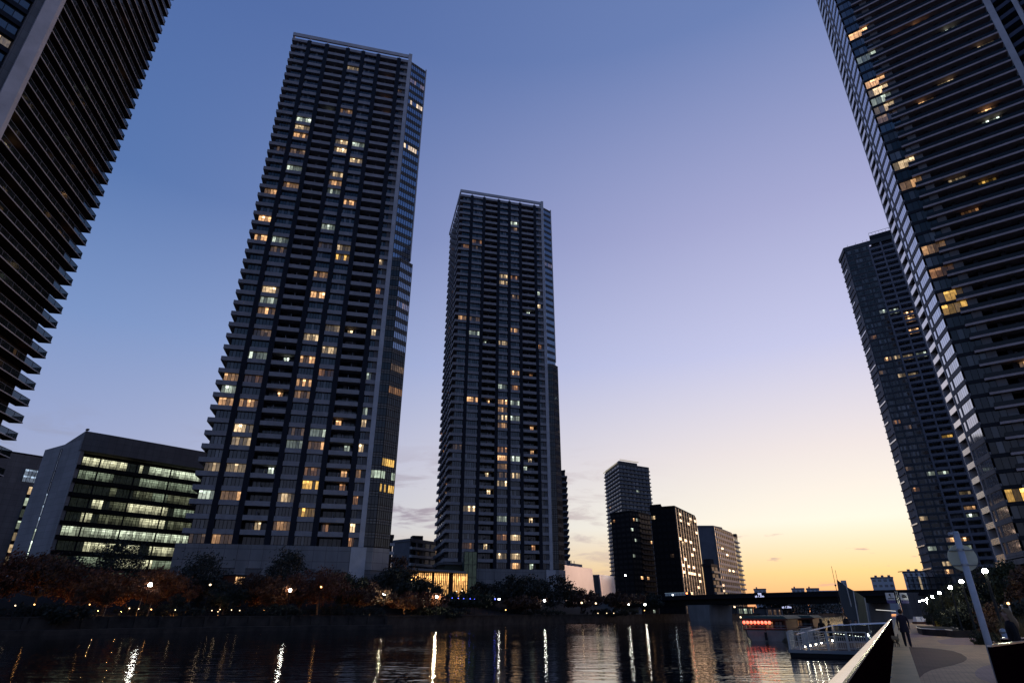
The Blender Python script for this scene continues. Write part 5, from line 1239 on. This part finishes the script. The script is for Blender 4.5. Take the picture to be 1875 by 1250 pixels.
for i, (x0, x1, lb) in enumerate([(1679, 1687.5, 'small pale rounded seat block, the left of two beside the path'), (1688.5, 1700.5, 'wider pale seat block, the right of two beside the path')]):
    a, c = at(x0, 1137, 98), at(x1, 1137, 98); f = Fr((a.x, a.y), (c.x, c.y)); w = f.W; e = empty('seat_block', (a.x, a.y, 0), lb, 'seat', 'pale seat blocks')
    b = MB(); b.hexa([f.p(0, 0, .3), f.p(w, 0, .3), f.p(w, -1, .3), f.p(0, -1, .3)], [f.p(w * .16, -.15, .98), f.p(w * .9, -.15, .98), f.p(w * .9, -.85, .98), f.p(w * .16, -.85, .98)]); b.build('seat', M['white'], e)
    b = MB(); b.box(f, -.1, w + .1, -1.05, .05, -.02, .3); b.build('base', M['wood'], e)
a, c = at(1716, 1147, 72), at(1726, 1147, 72); f = Fr((a.x, a.y), (c.x, c.y)); e = empty('yellow_board', (a.x, a.y, 0), 'small yellowish standing board at the edge of the promenade', 'board')
b = MB(); b.hexa([f.p(0, 0, .03), f.p(f.W, 0, .03), f.p(f.W, -.06, .03), f.p(0, -.06, .03)], [f.p(.05, -.2, .72), f.p(f.W - .05, -.2, .72), f.p(f.W - .05, -.26, .72), f.p(.05, -.26, .72)]); b.build('panel', M['yellow'], e)
b = MB(); b.hexa([f.p(0, -.45, -.02), f.p(f.W, -.45, -.02), f.p(f.W, -.5, -.02), f.p(0, -.5, -.02)], [f.p(.05, -.26, .7), f.p(f.W - .05, -.26, .7), f.p(f.W - .05, -.3, .7), f.p(.05, -.3, .7)]); b.build('stand', M['wood'], e)
# warm glowing pavilion under the right tower
def shop():
    a, c = at(1802, 1100, 74), at(1850, 1100, 70); f = Fr((a.x, a.y), (c.x, c.y)); z0, z1 = at(1810, 1105, 72).z, at(1810, 1095, 72).z
    e = empty('garden_shop', (a.x, a.y, 0), 'low shop front glowing warm between the shrubs at the right', 'shop')
    b = MB(); b.box(f, -.3, f.W, -4, -.1, -.05, z1 + .2); b.build('wall', M['dark'], e)
    g, fm = window(f, 0, f.W * .36, 0, z0, z1, 3, random.Random(4), 'o', part=1); o = g.build('window', M['glass'], e); fm.build('window_frame', M['mull'], o)
    b = MB(); b.box(f, f.W * .40, f.W * .95, -.02, .04, z1 - .05, z1 + .02); b.build('light_strip', M['lampdim2'], e)
    b = MB()
    for k in range(7): u = f.W * (.42 + .075 * k); b.box(f, u, u + f.W * .045, -.02, .04, z0, z0 + .16)
    b.build('sill_light', M['lampdim2'], e)
    b = MB(); b.box(f, -.6, f.W + .4, -4.2, .7, z1 + .2, z1 + .42); b.build('roof', M['dark'], e)
    a, c = at(1803, 1076, 90), at(1822, 1072, 88); f = Fr((a.x, a.y), (c.x, c.y)); z0, z1 = at(1812, 1073, 90).z, at(1812, 1056, 90).z
    e = empty('lit_sign_wall', (a.x, a.y, 0), 'glowing pinkish wall patch seen through leaves below the nearest lamp', 'lit wall')
    b = MB(); b.box(f, -.8, f.W + .8, -1, -.05, 0, z1 + .5); b.build('wall', M['wood'], e)
    g, fm = window(f, 0, f.W, 0, z0, z1, 4, random.Random(9), 'o', part=1); o = g.build('window', M['glass'], e); fm.build('window_frame', M['mull'], o)
shop()
# ------------------------------------------------------------------ pontoon with steps
PF = Fr((19.2, 46.0), (23.5, 43.45))
def pontoon():
    g = PF; W = g.W; dz = -.78
    e = empty('pontoon', (*g.xy(W / 2, -5), WZ), 'pale floating landing stage with baluster railing beside the canal wall', 'pontoon')
    b = MB(); b.box(g, 0, W, -15, 0, WZ - .3, dz - .06); b.build('float', M['bridge'], e)
    b = MB(); b.box(g, .06, W - .02, -14.95, -.06, dz - .06, dz); b.build('deck', M['deck'], e)
    b = MB(); b.box(g, -.06, W, 0, .08, dz - .16, dz + .04); b.box(g, -.08, 0, -15, .08, dz - .16, dz + .04); b.build('fender', M['pier'], e)
    rz = dz + 1.18
    def run(p0, p1, n, name_post=True):
        f = Fr(p0, p1); L = f.W
        b = MB()
        for z in (rz - .05, rz - .32, dz + .52, dz + .14): b.box(f, 0, L, -.03, .03, z, z + (.06 if z > rz - .1 else .035))
        b.build('rail', M['pontrail'], e)
        for k in range(n + 1):
            b = MB(); u = L * k / n; b.box(f, u - .07, u + .07, -.06, .06, dz, rz - .051); b.build('rail_post', M['pontrail'], e)
        for k in range(int(L / .13)):
            u = .06 + k * .13; b = MB(); b.box(f, u, u + .028, -.015, .015, dz + .176, rz - .321); b.build('baluster', M['pontrail'], e) if run.n < 98 else run.rest.box(f, u, u + .028, -.015, .015, dz + .176, rz - .321)
            run.n += 1
    run.n = 0; run.rest = MB()
    run(g.xy(.05, -.12), g.xy(W - .1, -.12), 4); run(g.xy(.08, -2.4), g.xy(.08, -.2), 2); run(g.xy(.08, -14.5), g.xy(.08, -7.5), 5)
    o = run.rest.build('baluster', M['pontrail'], e); o['kind'] = 'stuff'
    # steps rising towards the bank
    s = empty('boarding_steps', (*g.xy(1.8, -2), dz), 'lit boarding steps with sloping handrails rising across the landing stage', 'steps')
    n = 6; rise = .085; u0, run_ = .75, .36
    for k in range(n):
        b = MB(); b.box(g, u0 + k * run_, u0 + (k + 1) * run_ + .02 * 0, -2.7, -1.0, dz + .002, dz + rise * (k + 1)); b.build('step', M['deck'], s)
        b = MB(); b.box(g, u0 + k * run_ + .002, u0 + k * run_ + .05, -2.69, -1.01, dz + rise * (k + 1), dz + rise * (k + 1) + .008); b.build('nosing', M['nosing'], s)
        b = MB(); b.ball(g.p(u0 + (k + .5) * run_, -.95, dz + rise * (k + 1) + .10), .045, 8, 6); b.build('step_light', M['step'], s, True)
    up = u0 + n * run_; zp = dz + rise * n
    b = MB(); b.box(g, up, up + 2.6, -4.2, -.9, dz + .002, zp); b.build('landing', M['deck'], s)
    for d in (-.88, -2.8):
        b = MB(); z0 = dz + .95; z1 = zp + 1.0
        b.hexa([g.p(u0 - .2, d + .06, z0), g.p(up, d + .06, z1), g.p(up, d - .06, z1), g.p(u0 - .2, d - .06, z0)], [g.p(u0 - .2, d + .06, z0 + .07), g.p(up, d + .06, z1 + .07), g.p(up, d - .06, z1 + .07), g.p(u0 - .2, d - .06, z0 + .07)]); b.build('handrail', M['steelrail'], s)
        b = MB()
        for q in (.35, .62): b.tube([g.p(u0 - .2, d, z0 - q), g.p(up, d, z1 - q)], .018, 6)
        b.build('midrail', M['steel'], s)
        for k in range(3):
            t = k / 2; b = MB(); b.tube([g.p(u0 - .15 + (up - u0 + .1) * t, d, dz), g.p(u0 - .15 + (up - u0 + .1) * t, d, z0 + (z1 - z0) * t)], .03, 6); b.build('handrail_post', M['pontrail'], s)
    for k in range(14):
        b = MB(); u = up + .1 + k * .17; b.ball(g.p(u, -.86, zp + .55 - .02 * k), .022, 6, 4); b.build('string_light', M['step'], s)
    b = MB(); b.tube([g.p(up, -.86, zp + .58), g.p(up + 2.5, -.86, zp + .3)], .012, 5); b.build('light_cable', M['mull'], s)
    p = at(1588, 1162, 44); b = MB(); b.ball(p, .115, 10, 6); b.build('flood_light', M['lampw'], s, True)
    b = MB(); b.tube([(p.x, p.y, dz), (p.x, p.y, p.z - .07)], .03, 6); b.build('light_post', M['pontrail'], s)
    # ramp to the promenade
    r = empty('access_ramp', (*g.xy(W - 1, -3), dz), 'brown planked ramp with glazed side panels joining landing stage and promenade', 'ramp')
    b = MB(); b.hexa([g.p(W - 2.2, -.3, dz + .004), g.p(W + .5, -.3, dz + .004), g.p(W + .5, -.9, dz + .004), g.p(W - 2.2, -.9, dz + .004)], [g.p(W - 2.2, -.3, dz + .03), g.p(W + .5, -.3, dz + .42), g.p(W + .5, -.9, dz + .42), g.p(W - 2.2, -.9, dz + .03)]); b.build('ramp_deck', M['deck'], r)
    for d in (-.31, -4.4):
        b = MB(); b.hexa([g.p(up + .1, d, zp + .1), g.p(W + 1.2, d, zp + .2), g.p(W + 1.2, d - .03, zp + .2), g.p(up + .1, d - .03, zp + .1)], [g.p(up + .1, d, zp + 1.0), g.p(W + 1.2, d, zp + 1.15), g.p(W + 1.2, d - .03, zp + 1.15), g.p(up + .1, d - .03, zp + 1.0)]); b.build('side_panel', M['balu_see'], r)
        b = MB(); b.tube([g.p(up + .1, d, zp + 1.03), g.p(W + 1.2, d, zp + 1.18)], .035, 8); b.build('handrail', M['steelrail'], r)
        for k in range(4):
            t = k / 3; b = MB(); b.tube([g.p(up + .1 + (W + 1.1 - up) * t, d, dz), g.p(up + .1 + (W + 1.1 - up) * t, d, zp + 1.0 + .15 * t)], .028, 6); b.build('post', M['pontrail'], r)
M['pontrail'] = mat('landing_paint', (.46, .44, .42), .5, scale=3)
M['nosing'] = mat('pale_nosing', (.6, .55, .45), .6, scale=3)
pontoon()
def leaning_panel():
    Y = 60.0
    e = empty('leaning_wall', at(1562, 1138, Y), 'tall folded grey panel wall leaning up behind the landing stage', 'panel wall')
    def plate(px, y0, y1, name, m):
        xs = [p[0] for p in px]; lo, hi = min(xs), max(xs)
        fr_ = [at(x, y, Y + y0 + (y1 - y0) * (x - lo) / (hi - lo)) for x, y in px]
        bk = [p + Vector((.25, .55, 0)) for p in fr_]
        b = MB(); b.hexa(list(reversed(bk)), list(reversed(fr_))); return b.build(name, M[m], e)
    plate([(1532.5, 1060.5), (1540, 1066), (1551, 1074), (1562, 1080), (1570, 1106), (1573, 1142), (1558, 1142), (1549, 1126), (1542, 1110), (1537, 1090)], 0, -1.2, 'front_plate', 'greytower2')
    plate([(1562.3, 1080.2), (1574, 1087), (1584, 1094), (1588, 1112), (1592, 1140), (1573.3, 1142), (1570.3, 1106)], -1.2, .6, 'side_plate', 'olivepanel')
    for x0, y0, x1, y1 in ((1562, 1080, 1573, 1141), (1583, 1093.5, 1591, 1139), (1550, 1073, 1561, 1118)):
        b = MB(); b.tube([at(x0, y0, Y - 1.3 if x0 == 1562 else Y - .75), at(x1, y1, Y - 1.3 if x0 == 1562 else Y - .75)], .05, 6); b.build('seam_rib', M['pontrail'], e)
    b = MB(); q = at(1578, 1142, Y); b.prism([(q.x - 2.2, q.y - .9), (q.x + 1.4, q.y - .9), (q.x + 1.4, q.y + 1.2), (q.x - 2.2, q.y + 1.2)], -1.6, -.45); b.build('footing', M['pier'], e)
    for (x0, y0, x1, y1, lb) in ((1522.3, 1036, 1531.5, 1081, 'taller thin aerial left of the leaning panel'), (1529.3, 1043, 1534, 1068, 'shorter thin aerial against the leaning panel tip')):
        a = at(x0, y0, 63); o = empty('aerial_mast', (a.x, 63, -.8), lb, 'aerial'); b = MB(); b.tube([(a.x, 63, -.8), (a.x, 63, a.z * .6), tuple(a)], [.05, .03, .018], 6); b.build('mast', M['mull'], o)
        b = MB(); b.ball((a.x, 63, at(x0, y0 + 35, 63).z), .09, 8, 6); b.build('insulator', M['mull'], o)
M['olivepanel'] = mat('olive_grey_panel', (.10, .105, .08), .8, scale=.6)
leaning_panel()
# ------------------------------------------------------------------ boats
def boat(label, L, beam, length, mirror, lantern_n, seed, white_lamp=False):
    d = Vector((.86, -.51)); g = Fr(L, (L[0] + d.x * beam, L[1] + d.y * beam)); c = beam / 2
    e = empty('tour_boat', (*g.xy(c, -length / 2), WZ), label, 'boat')
    st = [(0, .80, .98), (-.6, .92, 1.0), (-3, 1, .95), (-length * .6, 1, .95), (-length * .85, .7, 1.1), (-length, .06, 1.5)]
    b = MB(); rings = []
    for dd, k, sh in st:
        hb = beam / 2 * k; rings.append([g.p(c + u * hb, dd, WZ + z) for u, z in ((-1.04, sh + .12), (-1.0, sh), (-.95, .35), (-.72, -.15), (0, -.35), (.72, -.15), (.95, .35), (1.0, sh), (1.04, sh + .12))])
    for r0, r1 in zip(rings, rings[1:]):
        for i in range(8): b.face([r0[i], r1[i], r1[i + 1], r0[i + 1]])
    b.face(list(reversed(rings[0]))); b.face([r[i] for r in rings for i in (1,)] + [r[i] for r in reversed(rings) for i in (7,)])
    b.build('hull', M['hull'], e)
    b = MB()
    for r0, r1 in zip(rings, rings[1:]):
        for i in (0, 8):
            b.tube([r0[i], r1[i]], .05, 5)
    b.tube([rings[0][0], rings[0][8]], .05, 5); b.build('rubbing_strake', M['wood'], e)
    b = MB(); b.box(g, c - .12, c + .12, .0, .14, WZ + .1, WZ + .85); b.build('stern_post', M['signblack'], e)
    z0, z1 = WZ + .97, WZ + 2.15
    b = MB(); b.box(g, .35, beam - .35, -length * .8, -.9, z0, z1 - .55 * 0); cab = b.build('cabin', M['wood'], e)
    for k in range(4):
        a, fm = window(g, .5 + k * (beam - 1) / 4, .5 + (k + .85) * (beam - 1) / 4, -.88, z0 + .3, z1 - .3, 2, random.Random(seed + k), 'd' if k % 2 == 0 else None, part=.6); o = a.build('window', M['glassdark'], e); fm.build('window_frame', M['mull'], o)
    b = MB(); b.hexa([g.p(-.05, .15, z1), g.p(beam + .05, .15, z1), g.p(beam + .05, -length * .85, z1), g.p(-.05, -length * .85, z1)], [g.p(.4, -.2, z1 + .28), g.p(beam - .4, -.2, z1 + .28), g.p(beam - .4, -length * .83, z1 + .28), g.p(.4, -length * .83, z1 + .28)]); b.build('roof', M['roofgreen'], e)
    b = MB(); b.box(g, -.1, beam + .1, .14, .24, z1 - .14, z1 + .03); b.build('eave_board', M['wood'], e)
    for u in (.15, beam * .5, beam - .25): b = MB(); b.box(g, u, u + .1, -.02, .08, z0, z1 - .14); b.build('eave_post', M['wood'], e)
    for k in range(lantern_n):
        u = .35 + k * .37; b = MB(); b.ball(g.p(u, .3, z1 - .36), .155, 12, 8, 1.1); l = b.build('lantern', M['lantern'], e, True)
        b = MB(); b.tube([g.p(u, .3, z1 - .20), g.p(u, .3, z1 - .14)], .06, 8); b.tube([g.p(u, .3, z1 - .54), g.p(u, .3, z1 - .50)], .06, 8); b.build('lantern_cap', M['signblack'], l)
    b = MB()
    for z in (.25, .5): b.tube([g.p(.1, .05, z0 + z), g.p(beam - .1, .05, z0 + z)], .02, 5)
    b.build('stern_rail', M['galv'], e)
    b = MB(); b.ball(g.p(.05, .2, z1 + .15), .09, 8, 6); b.build('stern_light', M['lampdim'], e, True)
    if white_lamp:
        b = MB(); b.ball(g.p(.9, .35, z1 - .1), .75, 16, 8, .22); b.build('canopy_lamp', M['whitelamp'], e, True)
M['whitelamp'] = lamp_mat('canopy_lamp_glow', (.85, 1, .95), 1.6)
boat('moored tour boat with a row of eight glowing red lanterns under its green roof', (25.1, 71.5), 4.7, 14, False, 8, 5)
boat('second tour boat behind, with a flat white lamp and two red lanterns', (33.6, 83.0), 4.4, 13, False, 2, 15, True)
# ------------------------------------------------------------------ people and dog
def skin_mesh(name, pts, edges, mats, assign, parent, levels=1):
    me = bpy.data.meshes.new(name); me.from_pydata([p[:3] for p in pts], edges, [])
    o = bpy.data.objects.new(name, me); COL.objects.link(o)
    o.modifiers.new('skin', 'SKIN'); o.modifiers['skin'].use_smooth_shade = True
    if not me.skin_vertices: me.attributes  # created with the modifier
    for i, p in enumerate(pts):
        sv = me.skin_vertices[0].data[i]; sv.radius = (p[3], p[4] if len(p) > 4 else p[3]); sv.use_root = (i == 0)
    sub = o.modifiers.new('sub', 'SUBSURF'); sub.levels = levels; sub.render_levels = levels
    bpy.context.view_layer.update()
    m2 = bpy.data.meshes.new_from_object(o.evaluated_get(bpy.context.evaluated_depsgraph_get()))
    bpy.data.objects.remove(o); m2.name = name
    q = bpy.data.objects.new(name, m2); COL.objects.link(q); m2.materials.clear()
    for m in mats: m2.materials.append(m)
    for pl in m2.polygons: pl.use_smooth = True; pl.material_index = assign(pl.center)
    q.parent = parent; ORG[q.name] = Vector(parent.location); return q
def person(label, x, y, z, yaw, h=1.7, stride=.12, cloth='cloth', hair='hairdark', long=False, coat=.62, arm=0.0, hold=0.0, seat=False):
    s = h / 1.7
    e = empty('person', (x, y, z), label, 'person'); e.rotation_euler = (0, 0, yaw); e.scale = (s, s, s)
    P = [(0, 0, .95, .135, .10), (0, .0, 1.12, .125, .09), (0, -.01, 1.30, .15, .105), (0, -.005, 1.43, .06, .055), (0, .015, 1.50, .052, .055), (0, .03, 1.585, .078, .092), (0, .015, 1.655, .07, .08)]
    E_ = [(0, 1), (1, 2), (2, 3), (3, 4), (4, 5), (5, 6)]
    def chain(pts, root):
        k = len(P)
        for i, p in enumerate(pts): P.append(p); E_.append((root if i == 0 else k + i - 1, k + i))
        return len(P) - 1
    chain([(0, .115, 1.575, .014), ], 5)                       # nose
    for sg, st in ((-1, stride), (1, -stride)):
        chain([(sg * .09, 0, .88, .108, .105), (sg * .10, st * .55 + .02, .50, .082), (sg * .10, st * 1.1 - .03, .10, .060), (sg * .105, st * 1.1 + .06, .045, .042, .03), (sg * .11, st * 1.1 + .17, .03, .036, .022)], 0)
        a = arm * (1 if sg > 0 else .3)
        w = chain([(sg * .18, -.01, 1.385, .062), (sg * (.235 + .03 * a), -.03 - st * .3 + .10 * a, 1.13, .047), (sg * .235, .05 - st * .6 + .26 * a, .90 + .12 * a, .032)], 2)
        bx, by, bz = P[w][:3]
        pm = chain([(bx, by + .025, bz - .065, .032, .018)], w)
        for q, (dx, ln) in enumerate(((-.027, .060), (-.009, .072), (.009, .066), (.027, .052))):
            chain([(bx + dx, by + .035, bz - .11, .0088), (bx + dx * 1.1, by + .06, bz - .11 - ln * .55, .0082), (bx + dx, by + .052, bz - .115 - ln, .007)], pm)
        chain([(bx - sg * .035, by + .045, bz - .075, .0095), (bx - sg * .043, by + .065, bz - .11, .0085)], pm)
    skin_mesh('body', P, E_, [M[cloth], M['skin'], M['cloth2']], lambda c: 1 if c.z > 1.47 else (1 if c.z < .875 + .12 * arm and abs(c.x) > .19 and c.z > .6 else (2 if c.z < .09 else 0)), e)
    # coat: open flared shell from shoulder to hem
    b = MB(); rr = [(1.455, .075, .07), (1.42, .17, .10), (1.30, .19, .125), (1.12, .165, .12), (.95, .18, .135), (coat + .12, .20, .15), (coat, .215, .165)]; n = 18; base = len(b.v)
    for zz, ra, rb in rr:
        for k in range(n): t = 2 * math.pi * k / n; w = 1 + .05 * math.sin(5 * t) * (1.5 - zz); b.v.append((ra * w * math.cos(t), -.005 + rb * w * math.sin(t), zz))
    for i in range(len(rr) - 1):
        for k in range(n): b.f.append((i * n + k, i * n + (k + 1) % n, (i + 1) * n + (k + 1) % n, (i + 1) * n + k)); b.c.append((0, 0, 0, 0))
    ORG[e.name] = Vector((0, 0, 0)); b.build('coat', M[cloth], e, True)
    # hair
    b = MB(); rng = random.Random(int(x * 10)); hz = [(1.735, .02), (1.715, .062), (1.675, .092), (1.62, .102), (1.56, .099), (1.52, .07)]
    if long: hz = hz[:5] + [(1.48, .115), (1.38, .125), (1.30, .115), (1.24, .07)]
    n = 16
    for zz, r in hz:
        for k in range(n):
            t = 2 * math.pi * k / n; fy = r * math.sin(t); 
            if fy > 0 and zz < 1.66: fy = min(fy, .02)
            b.v.append((r * math.cos(t) * (1 + .06 * math.sin(7 * t)), fy * 1.05 - .006 - (.03 if zz < 1.5 else 0), zz))
    for i in range(len(hz) - 1):
        for k in range(n): b.f.append((i * n + k, (i + 1) * n + k, (i + 1) * n + (k + 1) % n, i * n + (k + 1) % n)); b.c.append((0, 0, 0, 0))
    b.f.append(tuple(range(n))); b.c.append((0, 0, 0, 0)); b.f.append(tuple(reversed(range((len(hz) - 1) * n, len(hz) * n)))); b.c.append((0, 0, 0, 0))
    b.build('hair', M[hair], e, True)
    for sg in (-1, 1):
        b = MB(); b.ball((sg * .032, .108, 1.60), .011, 8, 6); b.build('eye', M['signblack'], e)
        b = MB(); b.ball((sg * .086, .02, 1.58), .022, 8, 6, 1.4); b.build('ear', M['skin'], e)
    b = MB(); b.box(Fr((-.024, 0), (.024, 0)), 0, .048, -.112, -.107, 1.532, 1.540); b.build('mouth', M['wood'], e)
    return e
px = atz(1664, 1184, 0)
person('person in a dark jacket strolling along the kerb beside a small dog', px.x, px.y, 0, math.radians(-30), 1.72, .13, 'cloth', 'hairdark', False, .66, .35)
w = at(1842, 1120, 15.0)
person('long haired person in a long black coat behind the lower right barrier', w.x, w.y, 0, math.radians(55), 1.66, .06, 'cloth2', 'hairblond', True, .42, .2)
for i, (px_, Y, zz, yaw, lb, hh) in enumerate([(1502, 56.5, -.78, -20, 'dark silhouetted person by the left sloping handrail of the landing stage', 1.85), (1516, 56.0, -.78, 30, 'dark silhouetted person leaning forward at the right end of the sloping handrail', 1.72),
        (1548.5, 46.8, -.27, 100, 'large dark figure on the boarding steps landing', 1.72), (1556, 58.0, -.78, 180, 'left of two distant heads before the leaning panel foot', 1.8), (1565.5, 57.5, -.78, 150, 'right of two distant heads before the leaning panel foot', 1.74)]):
    p = at(px_, 1133, Y); person(lb, p.x, p.y, zz, math.radians(yaw), hh, .04, 'cloth2', 'hairdark', i == 0, .75, .5 if i < 2 else .1)
def dog():
    p = atz(1641, 1184, .03); e = empty('dog', p, 'small pale brown dog walking on the kerb beside its owner', 'dog'); e.rotation_euler = (0, 0, math.radians(115))
    P = [(0, -.02, .40, .085, .10), (0, .16, .41, .095, .115), (0, .27, .45, .07, .085), (0, .35, .53, .052), (0, .41, .58, .062, .06), (0, .48, .565, .036), (0, .545, .55, .022), (0, -.18, .41, .082, .09), (0, -.26, .43, .05), (0, -.33, .50, .024), (0, -.36, .60, .016)]
    E_ = [(0, 1), (1, 2), (2, 3), (3, 4), (4, 5), (5, 6), (0, 7), (7, 8), (8, 9), (9, 10)]
    for sg in (-1, 1):
        k = len(P); st = .05 * sg
        P += [(sg * .07, .20, .32, .045), (sg * .07, .17 + st, .19, .028), (sg * .07, .19 + st, .07, .021), (sg * .07, .215 + st, .02, .025, .017)]; E_ += [(1, k), (k, k + 1), (k + 1, k + 2), (k + 2, k + 3)]
        k = len(P)
        P += [(sg * .07, -.19, .31, .058), (sg * .07, -.13 - st, .22, .034), (sg * .07, -.23 - st, .13, .022), (sg * .07, -.21 - st, .05, .019), (sg * .07, -.185 - st, .018, .024, .016)]; E_ += [(7, k), (k, k + 1), (k + 1, k + 2), (k + 2, k + 3), (k + 3, k + 4)]
        k = len(P); P += [(sg * .045, .39, .645, .022), (sg * .055, .37, .70, .008)]; E_ += [(4, k), (k, k + 1)]
    o = skin_mesh('body', P, E_, [M['fur']], lambda c: 0, e)
    ORG[e.name] = Vector((0, 0, 0)); b = MB(); b.ball((0, .565, .552), .013, 6, 5); b.build('nose', M['signblack'], e)
    for sg in (-1, 1): b = MB(); b.ball((sg * .038, .445, .60), .008, 6, 5); b.build('eye', M['signblack'], e)
    b = MB(); b.tube([(0, .30, .52), (0, .33, .47)], .066, 10); b.build('collar', M['redpanel'], e)
dog()
